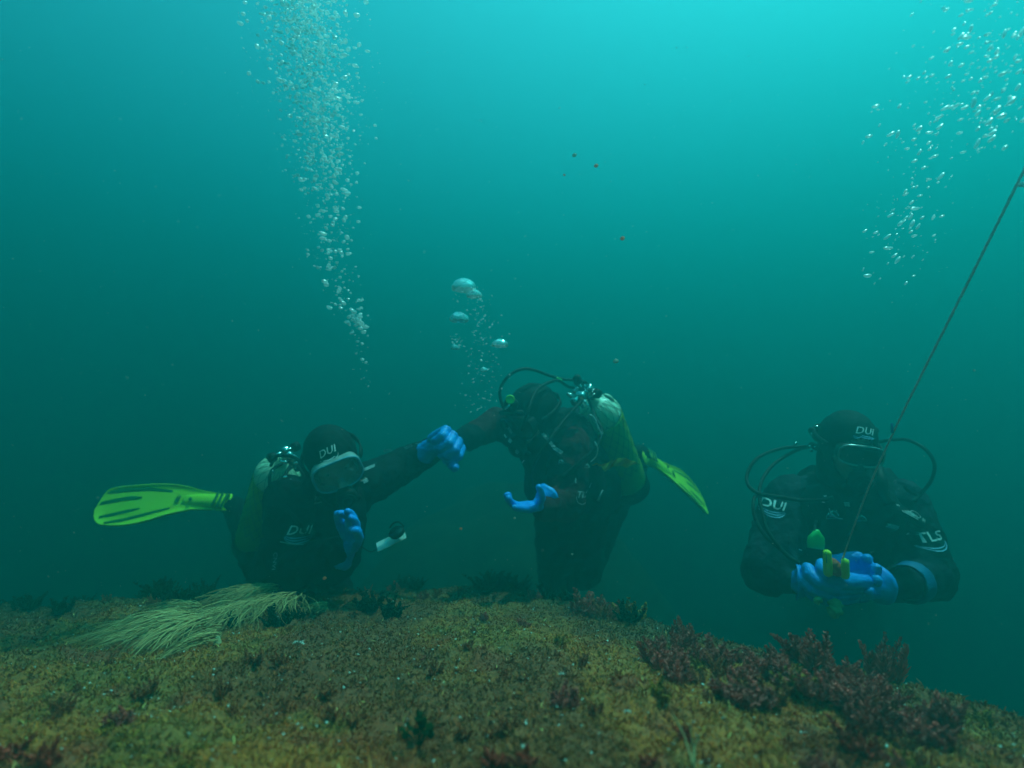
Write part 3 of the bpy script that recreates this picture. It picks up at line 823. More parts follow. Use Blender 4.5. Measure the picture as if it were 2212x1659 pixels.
def glove(root, wrist, d, pn, curls, m=None, thumb=(0.7, 0.3), side=1, s=1.0, spreadf=0.10, cuff=True, cdir=None, amp=.0016, fat=1.0, cl=1.0):
    """rubber glove over a hand: palm, four unequal jointed fingers, a thumb from the side of the palm, loose cuff"""
    d = Vector(d).normalized(); pn = Vector(pn); pn = (pn - d * pn.dot(d)).normalized(); sv = d.cross(pn) * side
    w = Vector(wrist); m_ = MB(); kn = []
    for k, u in enumerate((-.034, -.0115, .0115, .033)):
        base = w + sv * u * .75 * s + d * .012 * s; K = w + sv * u * 1.08 * s + d * (.088, .094, .090, .080)[k] * s
        m_.cap(base, .0175 * s, K, .0142 * s * fat); kn.append(K)
    m_.cap(w + sv * -.012 * s + d * .05 * s, .019 * s, w + sv * .014 * s + d * .05 * s, .018 * s)
    for k in range(4):
        L = [(.043, .026, .022), (.048, .030, .023), (.044, .028, .022), (.034, .021, .020)][k]
        c1, c2, c3 = curls[k]; p = kn[k]; ang = 0; out = sv * (k - 1.5) * spreadf
        for j, a in enumerate((c1, c2, c3)):
            ang += a; dd = (d * math.cos(ang) + pn * math.sin(ang) + out * math.cos(ang)).normalized()
            q = p + dd * L[j] * s; rr = (.0128, .0118, .0108, .0100); m_.cap(p, rr[j] * s * fat, q, rr[j + 1] * s * fat); p = q
    tb = w + sv * -.030 * s + d * .026 * s + pn * .008 * s
    t1 = tb + (sv * -math.sin(thumb[0]) + d * math.cos(thumb[0]) + pn * thumb[1]).normalized() * .046 * s
    t2 = t1 + (sv * -math.sin(thumb[0] * .45) + d * math.cos(thumb[0] * .45) + pn * thumb[1] * 1.2).normalized() * .034 * s
    t3 = t2 + (sv * -math.sin(thumb[0] * .1) + d * math.cos(thumb[0] * .1) + pn * thumb[1] * 1.3).normalized() * .024 * s
    m_.cap(tb, .019 * s, t1, .0150 * s * fat); m_.cap(t1, .0148 * s * fat, t2, .0128 * s * fat); m_.cap(t2, .0128 * s * fat, t3, .0105 * s * fat)
    cd = Vector(cdir).normalized() if cdir is not None else -d
    m_.cap(w + cd * .05 * s * cl, .036 * s, w, .029 * s)
    me = remesh(m_.mesh('glove'), .0034, 3, .55); wrinkle(me, amp * .75, 22, stretch=(.6, 1, 1.6), seed=w.x * 9); wrinkle(me, amp * .3, 60, stretch=(.5, 1, 1.7), seed=w.z * 5)
    o = link('glove', me, m or M['glove'], root)
    if cuff:
        c = MB(); X, Y, Z = basis(cd); pr = [(.034, .03), (.040, .05), (.047, .068), (.052, .078), (.049, .0765), (.043, .067), (.035, .048), (.030, .03)]
        c.lathe([(r_ * s, z_ * s * cl) for r_, z_ in pr], 26, frame(w, X, Y, Z), False); me = c.mesh('glove_cuff'); wrinkle(me, .004, 28, seed=3)
        link('glove_cuff', me, m or M['glove'], o)
    return o

def tank(root, top, bot, r, valve_dir=None, full=True):
    """steel cylinder with pale shoulder, net sleeve, pillar valve and first stage"""
    top = Vector(top); bot = Vector(bot); ax = (top - bot).normalized(); X, Y, Z = basis(ax)
    if valve_dir is not None:
        Y = Vector(valve_dir); Y = (Y - Z * Y.dot(Z)).normalized(); X = Y.cross(Z)
    L = .60; F = frame(top, X, Y, Z)
    b_ = MB(); b_.lathe([(r * .6, -L - .01), (r, -L + .01), (r, -.5), (r, -.3), (r, -.11), (r * .985, -.09)], 40, F); o = b_.build('scuba_tank', M['tank_yellow'], root)
    s_ = MB(); s_.lathe([(r * .99, -.0895)] + [(r * .99 * math.cos(a), -.0895 + r * .98 * math.sin(a)) for a in [k * math.pi / 2 / 10 for k in range(1, 9)]] + [(.022, .004), (.02, .018)], 40, F); s_.build('tank_shoulder', M['tank_white'], o)
    boot = MB(); boot.lathe([(r * .7, -L - .015), (r * 1.05, -L - .004), (r * 1.06, -L + .06), (r * 1.01, -L + .064)], 36, F); boot.build('tank_boot', M['rubber'], o)
    nt_ = MB(); prof = [(r, -L + .07), (r, -.3), (r, -.0895)] + [(r * math.cos(a), -.0895 + r * .98 * math.sin(a)) for a in [k * math.pi / 2 / 12 for k in range(1, 10)]]
    zs = [p[1] for p in prof]; rs = [p[0] for p in prof]; N = 24
    for k in range(16):
        for sg in (-1, 1):
            pts = []
            for i in range(44):
                z_ = -.42 + i * (.42 + zs[-1]) / 43; rr = float(np.interp(z_, zs, rs)) + .0012; a = 2 * math.pi * k / 16 + sg * (z_ * 5.2)
                pts.append(F @ Vector((rr * math.cos(a), rr * math.sin(a), z_)))
            nt_.tube(pts, .0008, 3)
    nt_.build('tank_net', M['net'], o)
    v = MB(); v.lathe([(.014, .015), (.016, .02), (.013, .03), (.013, .055), (.017, .057), (.017, .085), (.008, .092)], 16, F)
    for sx, ln in ((-1, .052), (1, .062)):
        G = F @ Matrix.Translation((0, 0, .07)) @ Matrix.Rotation(sx * math.pi / 2, 4, 'Y')
        v.lathe([(.009, .01), (.009, ln - .02)], 12, G)
    vo = v.build('tank_valve', M['chrome'], o)
    for sx, ln in ((-1, .052), (1, .062)):
        G = F @ Matrix.Translation((0, 0, .07)) @ Matrix.Rotation(sx * math.pi / 2, 4, 'Y'); kb = MB()
        kb.lathe([(.010, ln - .02)] + [(.017, ln - .018), (.019, ln - .01), (.019, ln + .006), (.012, ln + .010)], 10, G); kb.build('valve_knob', M['rubber'], vo)
    fs = MB(); G = F @ Matrix.Translation((0, .02, .07)) @ Matrix.Rotation(-math.pi / 2, 4, 'X')
    fs.lathe([(.012, -.01), (.018, .0), (.018, .008), (.013, .012), (.021, .016), (.021, .036), (.017, .038), (.017, .052), (.021, .054), (.021, .07), (.013, .076)], 20, G)
    for a in (0.6, 2.0, 3.6, 5.0):
        c_ = Vector((math.cos(a), math.sin(a), 0)); p0 = G @ (c_ * .018 + Vector((0, 0, .046))); p1 = G @ (c_ * .046 + Vector((0, 0, .046))); fs.tube([p0, p1], .0065, 10)
    fo = fs.build('first_stage', M['chrome'], o)
    return o, F

FIN_OUT = [(945, 590), (870, 580), (800, 570), (720, 555), (650, 526), (590, 500), (520, 462), (450, 430), (390, 412), (330, 400), (265, 394), (210, 392), (180, 398), (150, 412), (120, 438), (97, 478), (95, 530), (95, 575), (104, 610), (130, 630), (190, 645), (250, 655), (330, 668), (400, 680), (480, 690), (560, 695), (640, 692), (700, 685), (780, 682), (840, 680), (910, 693)]
FIN_SLOT = [[(220, 408, 14), (330, 434, 22), (450, 482, 22), (590, 545, 12)], [(160, 440, 18), (240, 462, 24), (330, 492, 24), (402, 518, 12)], [(98, 524, 24), (180, 547, 30), (280, 573, 30), (375, 587, 14)], [(106, 598, 16), (220, 622, 28), (380, 646, 28), (550, 649, 14)]]
def fin(root, heel, along, nrm, s=.00224 / 3, mname='lime'):
    """long blade fin: rails, blade, dark flex panels, foot pocket with buckle slots"""
    u = Vector(along).normalized(); n = Vector(nrm); n = (n - u * n.dot(u)).normalized(); v_ = n.cross(u)
    F = frame(Vector(heel), u, v_, n)
    def q(x, y, z=0.0):
        uu = (927 - x) * s; bow = .035 * math.sin(min(max(uu / (840 * s), 0), 1) * math.pi) * .6
        return F @ Vector((uu, -(y - 610) * s, z + bow - .02 * (uu / .62) ** 2))
    m = MB(); N = len(FIN_OUT); cx, cy = 500, 560
    rings = []
    for q_, th in ((1.0, .0030), (1.0, .0068), (.965, .0072), (.94, .0028), (.6, .0026), (.25, .0026)):
        ring = []
        for x, y in FIN_OUT:
            xx = x if q_ == 1.0 else 520 + (x - 520) * (q_ + (1 - q_) * .55); mid = np.interp(xx, [95, 450, 720, 945], [512, 555, 620, 640])
            ring.append((xx, mid + (y - mid) * q_, th))
        rings.append(ring)
    vs = []; fs = []
    allr = [[(x, y, -t_) for x, y, t_ in r_] for r_ in reversed(rings)] + rings
    for r_ in allr: vs += [q(x, y, t_) for x, y, t_ in r_]
    for i in range(len(allr) - 1):
        for k in range(N): fs.append((i * N + k, i * N + (k + 1) % N, (i + 1) * N + (k + 1) % N, (i + 1) * N + k))
    fs.append(tuple(reversed(range(N)))); fs.append(tuple((len(allr) - 1) * N + k for k in range(N)))
    m.add(vs, fs)
    o = m.build('fin', M[mname], root, True)
    for sl in FIN_SLOT:
        for sg in (1, -1):
            w_ = MB(); vv = []; ff = []; fine = []
            for i in range(len(sl) - 1):
                for k in range(4): t_ = k / 4; fine.append([sl[i][j] * (1 - t_) + sl[i + 1][j] * t_ for j in range(3)])
            fine.append(sl[-1])
            for x, y, w2 in fine:
                vv += [q(x, y - w2 / 2, sg * .0030), q(x, y - w2 / 2.6, sg * .0046), q(x, y + w2 / 2.6, sg * .0046), q(x, y + w2 / 2, sg * .0030)]
            for i in range(len(fine) - 1):
                for k in range(4): ff.append((i * 4 + k, i * 4 + (k + 1) % 4, i * 4 + 4 + (k + 1) % 4, i * 4 + 4 + k))
            w_.add(vv, ff); w_.build('flex_panel', M['lime_dark'], o, False)
    pk = MB()                                                    # foot pocket
    for i in range(3): pass
    prof = []
    for i in range(9):
        x = 900 - i * 32; rad = (.052 - .0026 * i); hgt = .040 - .0035 * i; prof.append((x, rad * .92, hgt))
    vv = []; ff = []; n_ = 20
    for x, ra, hg in prof:
        my = np.interp(x, [600, 720, 900], [598, 620, 636])
        for k in range(n_):
            a = 2 * math.pi * k / n_; b_ = q(x, my, 0); vv.append(b_ + v_ * ra * .82 * math.cos(a) + n * (hg * math.sin(a) * .75))
    for i in range(8):
        for k in range(n_): ff.append((i * n_ + k, i * n_ + (k + 1) % n_, (i + 1) * n_ + (k + 1) % n_, (i + 1) * n_ + k))
    ff.append(tuple(8 * n_ + k for k in range(n_))); pk.add(vv, ff); po = pk.build('foot_pocket', M[mname], o)
    for sg in (1, -1):
        for x in (852, 880, 908):
            b_ = MB(); my = 636; G = frame(q(x, my, sg * .030), u, v_, n); b_.box(.011, .068, .006, G, .3); b_.build('pocket_slot', M['lime_dark'], o)
        for i_ in range(5):
            b_ = MB(); G = frame(q(612, 588 + i_ * 10, sg * .0085), u, v_, n); b_.box(.020, .0032, .003, G, .2); b_.build('grip_rib', M['lime_dark'], o)
        b_ = MB(); b_.lathe([(.008, 0), (.008, .004), (.004, .005)], 14, frame(q(700, 610, sg * .018 - (0 if sg > 0 else .004)), u, v_, n)); b_.build('drain_hole', M['lime_dark'], o)
    return o

def dring(root, p, n, s=.02):
    X, Y, Z = basis(n); F = frame(Vector(p), X, Y, Z)
    pts = [F @ Vector((s * .5 * math.cos(a), s * .5 * math.sin(a), 0)) for a in [math.pi * k / 8 for k in range(9)]]
    m = MB(); m.tube(pts + [pts[0]], .0017, 6); return m.build('d_ring', M['chrome'], root)

def tabprint(root, p, x, n, w, h, trees, m=None, bars=3, name='reflective_tab'):
    """a sewn tab with short printed bars"""
    a = MB()
    for k in range(bars):
        y0 = -h / 2 + h * (k + .15) / bars; y1 = -h / 2 + h * (k + .75) / bars; j = random.uniform(-.06, .06) * w
        vv = []; ff = []
        for i in range(7): vv += [(-w / 2 + w * i / 6 + j, y0, 0), (-w / 2 + w * i / 6 + j, y1, 0)]
        for i in range(6): ff.append((2 * i, 2 * i + 2, 2 * i + 3, 2 * i + 1))
        a.add(wrap(vv, p, x, n, trees, .003), ff)
    return a.build(name, m or M['print'], root, False)

def vest(root, caps, voxel=.0085, seed=1.0):
    mb = MB()
    for c_ in caps: mb.cap(*c_)
    me = remesh(mb.mesh('buoyancy_vest'), voxel, 4, .6); wrinkle(me, .007, 14, seed=seed); return link('buoyancy_vest', me, M['vest'], root)

TOCAM = Vector((0, -1, 0))

# ------------------------------------------------------------------ left diver
D1 = empty('diver', P(690, 1290, 2.25), 'person in black drysuit and pale mask at the left, arm stretched to the middle diver', 'person')
hc = P(722, 998, 1.98)
H1 = head_frame(hc, (.42, -.78, -.46), Vector((.86, 0.3, .42)))
nk = P(692, 1062, 2.06)
shL, shR = P(622, 1082, 2.06), P(786, 1048, 2.10)
elL, wrL = P(618, 1232, 1.95), P(722, 1192, 1.84)
elR, wrR = P(858, 1012, 2.22), P(938, 968, 2.26)
pel = P(640, 1232, 2.30)
caps1 = [(nk, .07, P(692, 1110, 2.12), .15), (P(692, 1110, 2.12), .155, P(668, 1175, 2.2), .16), (P(668, 1175, 2.2), .16, pel, .165),
         (P(640, 1090, 2.12), .095, P(752, 1072, 2.12), .09), (shL, .082, elL, .066), (elL, .066, wrL, .045), (shR, .082, elR, .066), (elR, .068, wrR, .046),
         (pel + Vector((-.07, 0, 0)), .11, P(610, 1345, 2.25), .085), (P(610, 1345, 2.25), .082, P(545, 1190, 2.5), .06), (P(545, 1180, 2.5), .06, P(508, 1098, 2.56), .05),
         (pel + Vector((.08, 0, 0)), .11, P(735, 1345, 2.3), .085), (P(735, 1345, 2.3), .08, P(700, 1340, 2.65), .055), (P(700, 1340, 2.65), .05, P(690, 1350, 2.85), .045)]
B1 = make_body(D1, caps1, H1, nk, M['suit'], seed=1.3)
hood1 = make_hood(D1, H1, nk)
mask1 = make_mask(D1, H1, M['mask_frame'], M['silicone'], M['lens'], w=.080, h=.053, rim=.0040)
for s_ in (-1, 1):
    e_ = MB(); e_.cap(H1 @ Vector((.031 * s_, .070, .012)), .0125, H1 @ Vector((.031 * s_, .0705, .012)), .0125); eo = e_.build('eye', M['eye'], D1)
    e_ = MB(); e_.cap(H1 @ Vector((.031 * s_, .0795, .011)), .005, H1 @ Vector((.031 * s_, .080, .011)), .005); e_.build('iris', M['rubber'], eo)
r1, F1 = make_reg(D1, H1 @ Vector((.002, .135, -.066)), H1.to_3x3() @ Vector((0, 1, -.1)), H1.to_3x3() @ Vector((0, 0, 1)), M['rubber'])
T1 = [tree_of(B1), tree_of(hood1)]
V1 = vest(D1, [(P(655, 1120, 2.06), .10, P(645, 1190, 2.14), .12), (P(730, 1115, 2.05), .10, P(712, 1190, 2.12), .12), (P(640, 1080, 2.05), .065, P(655, 1130, 2.03), .075), (P(755, 1070, 2.04), .06, P(742, 1130, 2.02), .07),
               (P(640, 1080, 2.05), .06, P(625, 1060, 2.18), .06), (P(755, 1070, 2.04), .055, P(740, 1045, 2.2), .055), (P(690, 1100, 2.28), .15, P(660, 1200, 2.36), .15)], seed=2.0)
T1.append(tree_of(V1))
tk1, TF1 = tank(D1, P(608, 1000, 2.20), P(556, 1160, 2.50), .088, valve_dir=(.75, -.6, .1))
logo(D1, 'DUI', .033, H1 @ Vector((.005, .088, .092)), Vector((.80, .25, .42)), H1.to_3x3() @ Vector((0, .62, .72)), [T1[1]], True, mats=M['print'], arcs=1)
logo(D1, 'DUI', .042, P(634, 1158, 1.90), Vector((1, 0, -.02)), TOCAM, T1, True)
glove(D1, P(757, 1178, 1.84), Vector((.34, -.62, .82)), Vector((-.55, -.6, -.1)), [(.35, .45, .3), (.2, .3, .25), (.2, .3, .25), (.3, .4, .3)], thumb=(.75, .25), side=1, s=.86, spreadf=.0, cdir=Vector((-.5, .3, -.6)), fat=1.25, amp=.0024)
glove(D1, P(938, 962, 2.20), Vector((.75, -.6, .2)), Vector((.3, -.9, -.25)), [(1.15, 1.35, .8), (1.2, 1.4, .8), (1.2, 1.4, .8), (1.25, 1.4, .8)], thumb=(.5, .75), side=-1, s=1.22, cuff=False, cdir=Vector((-.6, .4, -.45)), fat=1.25, amp=.003)
fin(D1, P(494, 1096, 2.52), Vector((-1, .12, .12)), Vector((.05, -.86, .50)), s=.00224 / 3 * .99)
for pp in [[(585, 1006, 2.1), (600, 985, 2.05), (640, 990, 2.0), (662, 1022, 1.96), (700, 1060, 1.93), (742, 1066, 1.9)], [(625, 995, 2.1), (585, 1020, 2.05), (592, 1075, 2.0), (640, 1120, 1.95), (660, 1150, 1.95)],
           [(640, 1000, 2.12), (690, 1075, 1.97), (735, 1100, 1.93), (762, 1085, 1.9), (775, 1060, 1.92)], [(630, 998, 2.15), (600, 1060, 2.0), (575, 1120, 2.0), (590, 1180, 1.96)]]:
    hose(D1, [P(*q_) for q_ in pp])
for (px, py, s_, el_) in [(627, 986, .012, 1.5), (612, 998, .011, 1.7), (641, 1001, .009, 1.4), (655, 992, .012, 1.2), (589, 1019, .007, 1.4), (616, 1031, .010, 1.3), (606, 1042, .007, 1.6), (628, 1036, .005, 1)]:
    b_ = MB(); X, Y, Z = basis(Vector((random.uniform(-1, 1), -.4, random.uniform(-.5, 1)))); b_.lathe([(s_ * .4, -s_ * .7 * el_), (s_ * .62, -s_ * .5 * el_), (s_ * .62, s_ * .1), (s_ * .45, s_ * .15), (s_ * .5, s_ * .6 * el_), (s_ * .3, s_ * .75 * el_)], 12, frame(P(px, py, 2.03), X, Y, Z)); b_.build('hose_fitting', M['chrome'], D1)
for (px, py, ang, w_, h_, bars, mm) in [(790, 1011, .45, .036, .011, 2, 'print_grey'), (788, 1039, .5, .016, .014, 3, 'print'), (745, 1080, .9, .026, .009, 1, 'print'), (838, 973, .15, .03, .012, 3, 'print_grey'), (882, 965, .5, .028, .012, 2, 'print_grey'), (905, 957, .2, .02, .006, 1, 'print_grey'), (760, 1050, .4, .015, .005, 1, 'print_grey'), (700, 1070, .3, .012, .005, 1, 'print_grey')]:
    tabprint(D1, P(px, py, 2.02), Vector((math.cos(ang), 0, math.sin(ang))), TOCAM, w_, h_, T1, M[mm], bars)
# small triangular patch and thigh strap print
a = MB(); tri = [(-.016, -.016, 0), (.018, -.010, 0), (-.006, .018, 0)]; tri2 = [(x * .55 + .0, y * .55 - .001, 0) for x, y, _ in tri]
vv = wrap(tri + tri2, P(692, 1078, 2.0), Vector((1, 0, .1)), TOCAM, T1, .004); a.add(vv, [(0, 1, 4, 3), (1, 2, 5, 4), (2, 0, 3, 5)]); a.build('triangle_badge', M['print_grey'], D1, False)
a = MB(); v, f = text_flat('CNVI', .022, 0.0); a.add(wrap(v, P(607, 1205, 1.95), Vector((.12, 0, -1)), TOCAM, T1, .003), f); a.build('strap_lettering', M['print_grey'], D1, False)
b_ = MB(); b_.tube(spline([P(612, 1228, 1.93), P(616, 1240, 1.93), P(621, 1252, 1.93)], 3), .0022, 6); b_.build('strap_end', M['print_grey'], D1)
b_ = MB(); b_.tube(spline([P(585, 1165, 1.94), P(640, 1176, 1.90), P(700, 1168, 1.93)], 6), .0018, 6); b_.build('piping', M['print_grey'], D1)

# things in the left diver's hand
sl = empty('dive_slate', P(845, 1166, 1.86), 'white plastic slate tilted beside the left diver\'s raised glove', 'slate')
sx = Vector((.88, .1, .42)).normalized(); sn = Vector((-.15, -.55, .82)).normalized(); sn = (sn - sx * sn.dot(sx)).normalized(); sy = sn.cross(sx)
b_ = MB(); b_.box(.100, .045, .003, frame(P(845, 1168, 1.86), sx, sy, sn), .3); b_.build('board', M['white_board'], sl)
b_ = MB(); b_.tube(spline([P(815, 1185, 1.85), P(800, 1192, 1.84), P(780, 1180, 1.83)], 5), .0016, 6); b_.build('lanyard', M['rubber'], sl)
cg = empty('wrist_gauge', P(857, 1150, 1.83), 'round black gauge lying against the white slate', 'gauge')
G = frame(P(857, 1150, 1.84), sx, sy, (sn + Vector((0, -.6, 0))).normalized())
b_ = MB(); b_.lathe([(.020, -.012), (.025, -.008), (.026, .006), (.023, .010)], 24, G); b_.build('case', M['rubber'], cg)
b_ = MB(); b_.lathe([(.0225, .0101), (.021, .0125), (.002, .013)], 24, G); b_.build('dial', M['lens_dark'], cg)
b_ = MB(); b_.tube(spline([P(842, 1140, 1.85), P(850, 1130, 1.85), P(862, 1128, 1.85), P(873, 1138, 1.85)], 5), .003, 6); b_.build('band', M['rubber'], cg)

# ------------------------------------------------------------------ middle diver
D2 = empty('diver', P(1230, 1290, 2.45), 'person stooping in the middle in black and dark red drysuit with netted tank', 'person')
hc2 = P(1152, 902, 2.20)
H2 = head_frame(hc2, (-.62, -.62, -.50), Vector((.75, -.65, -.05)))
nk2 = P(1192, 925, 2.28)
s2l, s2r = P(1130, 930, 2.36), P(1228, 968, 2.18)
e2l, w2l = P(1075, 915, 2.42), P(1003, 950, 2.28)
e2r, w2r = P(1222, 1085, 2.08), P(1178, 1094, 1.98)
pel2 = P(1232, 1105, 2.55)
caps2 = [(nk2, .07, P(1205, 965, 2.34), .15), (P(1205, 965, 2.34), .16, P(1225, 1040, 2.40), .155), (P(1225, 1040, 2.40), .155, pel2, .155), (P(1150, 940, 2.36), .09, P(1225, 965, 2.24), .09),
         (s2l, .082, e2l, .066), (e2l, .064, w2l, .044), (s2r, .085, e2r, .068), (e2r, .064, w2r, .045),
         (pel2 + Vector((-.06, 0, 0)), .10, P(1200, 1272, 2.72), .078), (P(1200, 1272, 2.72), .072, P(1225, 1280, 3.1), .05), (P(1225, 1280, 3.1), .05, P(1232, 1285, 3.25), .045),
         (pel2 + Vector((.07, 0, 0)), .10, P(1262, 1235, 2.72), .080), (P(1262, 1235, 2.72), .076, P(1325, 1105, 2.78), .058), (P(1325, 1105, 2.78), .056, P(1382, 985, 2.70), .05)]
B2 = make_body(D2, caps2, H2, nk2, M['suit'], zones=[(P(1060, 915, 2.40), .125, M['red_suit']), (P(1262, 985, 2.15), .115, M['red_suit']), (P(1225, 1100, 2.0), .13, M['red_suit']), (P(1262, 1160, 2.55), .12, M['red_suit'])], seed=4.1)
hood2 = make_hood(D2, H2, nk2)
mask2 = make_mask(D2, H2, M['rubber'], M['rubber'], M['lens_dark'])
r2, F2 = make_reg(D2, H2 @ Vector((0, .135, -.062)), H2.to_3x3() @ Vector((0, 1, -.1)), H2.to_3x3() @ Vector((0, 0, 1)), M['rubber'])
V2 = vest(D2, [(P(1180, 965, 2.20), .085, P(1195, 1050, 2.26), .115), (P(1245, 985, 2.18), .075, P(1250, 1050, 2.26), .11), (P(1180, 965, 2.20), .06, P(1195, 915, 2.40), .06), (P(1245, 985, 2.18), .06, P(1250, 930, 2.36), .06), (P(1240, 950, 2.48), .14, P(1275, 1060, 2.56), .14)], seed=7.0)
T2 = [tree_of(B2), tree_of(hood2), tree_of(V2)]
tk2, TF2 = tank(D2, P(1284, 866, 2.34), P(1352, 1035, 2.66), .092, valve_dir=(-.7, -.65, .2))
glove(D2, P(1162, 1092, 1.96), Vector((-.80, -.70, -.02)), Vector((-.1, -.2, 1)), [(.12, .1, .05), (.3, .3, .2), (.35, .4, .3), (.4, .5, .4)], thumb=(1.2, 1.2), side=1, s=.82, cdir=Vector((.5, .45, .45)), fat=1.2, amp=.002)
fin(D2, P(1388, 978, 2.66), Vector((.66, .42, -.52)), Vector((.35, -.62, .72)), s=.00224 / 3 * .9)
for pp in [[(1290, 850, 2.3), (1262, 826, 2.28), (1206, 817, 2.22), (1141, 797, 2.15), (1101, 810, 2.12), (1080, 846, 2.1), (1092, 890, 2.08), (1118, 925, 2.05)],
           [(1280, 846, 2.3), (1230, 836, 2.25), (1202, 822, 2.2), (1160, 842, 2.1), (1140, 890, 2.02), (1125, 930, 2.04)],
           [(1270, 860, 2.3), (1285, 900, 2.2), (1300, 930, 2.15), (1288, 965, 2.1), (1250, 1000, 2.06), (1215, 1030, 2.04)],
           [(1268, 855, 2.3), (1225, 900, 2.12), (1180, 960, 2.02), (1150, 1010, 2.03), (1150, 1050, 2.04)]]:
    hose(D2, [P(*q_) for q_ in pp])
hose(D2, [P(1268, 906, 2.12), P(1274, 897, 2.1), P(1284, 905, 2.1), P(1292, 925, 2.1), P(1300, 938, 2.1)], .0045, M['print_grey'], 'inflator_tube')
hose(D2, [P(1284, 954, 2.05), P(1291, 968, 2.04), P(1288, 985, 2.04), P(1276, 998, 2.04)], .0022, M['print_grey'], 'bungee')
b_ = MB(); b_.tube(spline([P(1200, 817, 2.215), P(1212, 823, 2.225)], 3), .0088, 10); b_.build('hose_sleeve', M['green_cover'], D2)
o2, OF2 = make_reg(D2, P(1104, 874, 2.06), (-.1, -1, .05), (0, 0, 1), M['rubber'], .026)
G = frame(P(1102, 863, 2.03), Vector((1, 0, 0)), Vector((0, 0, 1)), Vector((0, -1, 0)))
b_ = MB(); b_.lathe([(.010, -.006), (.0155, -.005), (.0165, .002), (.013, .0045), (.0125, .003), (.002, .003)], 24, G); b_.build('octopus_cover', M['lime_reg'], D2)
b_ = MB(); b_.tube([P(1101, 873, 2.03), P(1097, 880, 2.03), P(1090, 884, 2.03)], .0035, 8); b_.build('octopus_stem', M['chrome'], D2)
for (px, py, s_, el_) in [(1271, 840, .010, 1.2), (1260, 848, .008, 1), (1244, 842, .009, 1.8), (1230, 853, .012, 1.3), (1266, 871, .007, 2.6), (1282, 852, .005, 1.2), (1254, 834, .006, 1.4), (1090, 884, .006, 1), (1149, 881, .006, 1), (1114, 886, .005, 2)]:
    b_ = MB(); X, Y, Z = basis(Vector((random.uniform(-1, 1), -.5, random.uniform(-.8, .8)))); b_.lathe([(s_ * .5, -s_ * el_), (s_ * .7, -s_ * .8 * el_), (s_ * .7, s_ * .1), (s_ * .5, s_ * .15), (s_ * .55, s_ * .6 * el_), (s_ * .3, s_ * .8 * el_)], 12, frame(P(px, py, 2.16), X, Y, Z)); b_.build('hose_fitting', M['chrome'], D2)
G = frame(P(1257, 855, 2.14), Vector((1, 0, 0)), Vector((0, 0, 1)), Vector((0, -1, .1)).normalized()); b_ = MB(); b_.lathe([(.014, -.02), (.0165, .0), (.015, .004), (.010, .002), (.009, .006), (.002, .007)], 24, G); b_.build('valve_disc', M['chrome'], D2)
b_ = MB(); b_.cap(P(1247, 818, 2.2), .017, P(1247, 826, 2.2), .014); b_.lathe([(.006, 0), (.006, .03)], 8, frame(P(1250, 832, 2.2), Vector((1, 0, 0)), Vector((0, 1, 0)), Vector((0, 0, 1)))); b_.build('valve_ball_knob', M['rubber'], D2)
b_ = MB(); b_.tube(spline([P(1304, 852, 2.26), P(1317, 858, 2.26), P(1327, 868, 2.27)], 4), [.003, .005, .007, .008, .008, .008, .007, .005, .003], 8); b_.build('tank_shine', M['tank_white'], D2)  # white curved piece standing in for the shine on the tank
for (px, py, ang, w_, h_, bars, mm) in [(1102, 930, -1.1, .026, .010, 3, 'print_grey'), (1092, 942, -1, .014, .009, 1, 'print'), (1102, 952, -.8, .014, .014, 3, 'print'), (1117, 976, -.6, .014, .014, 3, 'print_grey'), (1130, 997, .9, .012, .004, 1, 'print'), (1150, 1042, .9, .016, .006, 1, 'print_grey'), (1208, 973, -.6, .034, .014, 3, 'print'), (1243, 1038, 1.5, .02, .007, 1, 'print_grey'), (1283, 1052, 1.2, .02, .006, 1, 'print_grey'), (1189, 952, -.9, .07, .020, 1, 'print_grey')]:
    tabprint(D2, P(px, py, 2.05), Vector((math.cos(ang), 0, math.sin(ang))), TOCAM, w_, h_, T2, M[mm], bars)
b_ = MB(); b_.tube([P(1291, 1082, 2.08), P(1297, 1070, 2.08), P(1302, 1058, 2.08)], [.006, .004, .0025], 6); b_.build('knife_handle', M['print_grey'], D2)
logo(D2, 'TLS', .032, P(1254, 1066, 2.1), Vector((1, 0, -.1)), TOCAM, T2, False, M['print_grey'])
a = MB(); n_ = 22; pts = [(.024 * math.cos(t_), .022 * math.sin(t_)) for t_ in [math.pi * (.93 + 1.14 * i / (n_ - 1)) for i in range(n_)]]
v, f = strip2d(pts, .004); a.add(wrap(v, P(1254, 1072, 2.1), Vector((1, 0, -.1)), TOCAM, T2), f); a.build('logo_ring', M['print_grey'], D2, False)
for px, py in ((1212, 1000), (1268, 1010)): dring(D2, P(px, py, 2.06), (0, -1, .1))

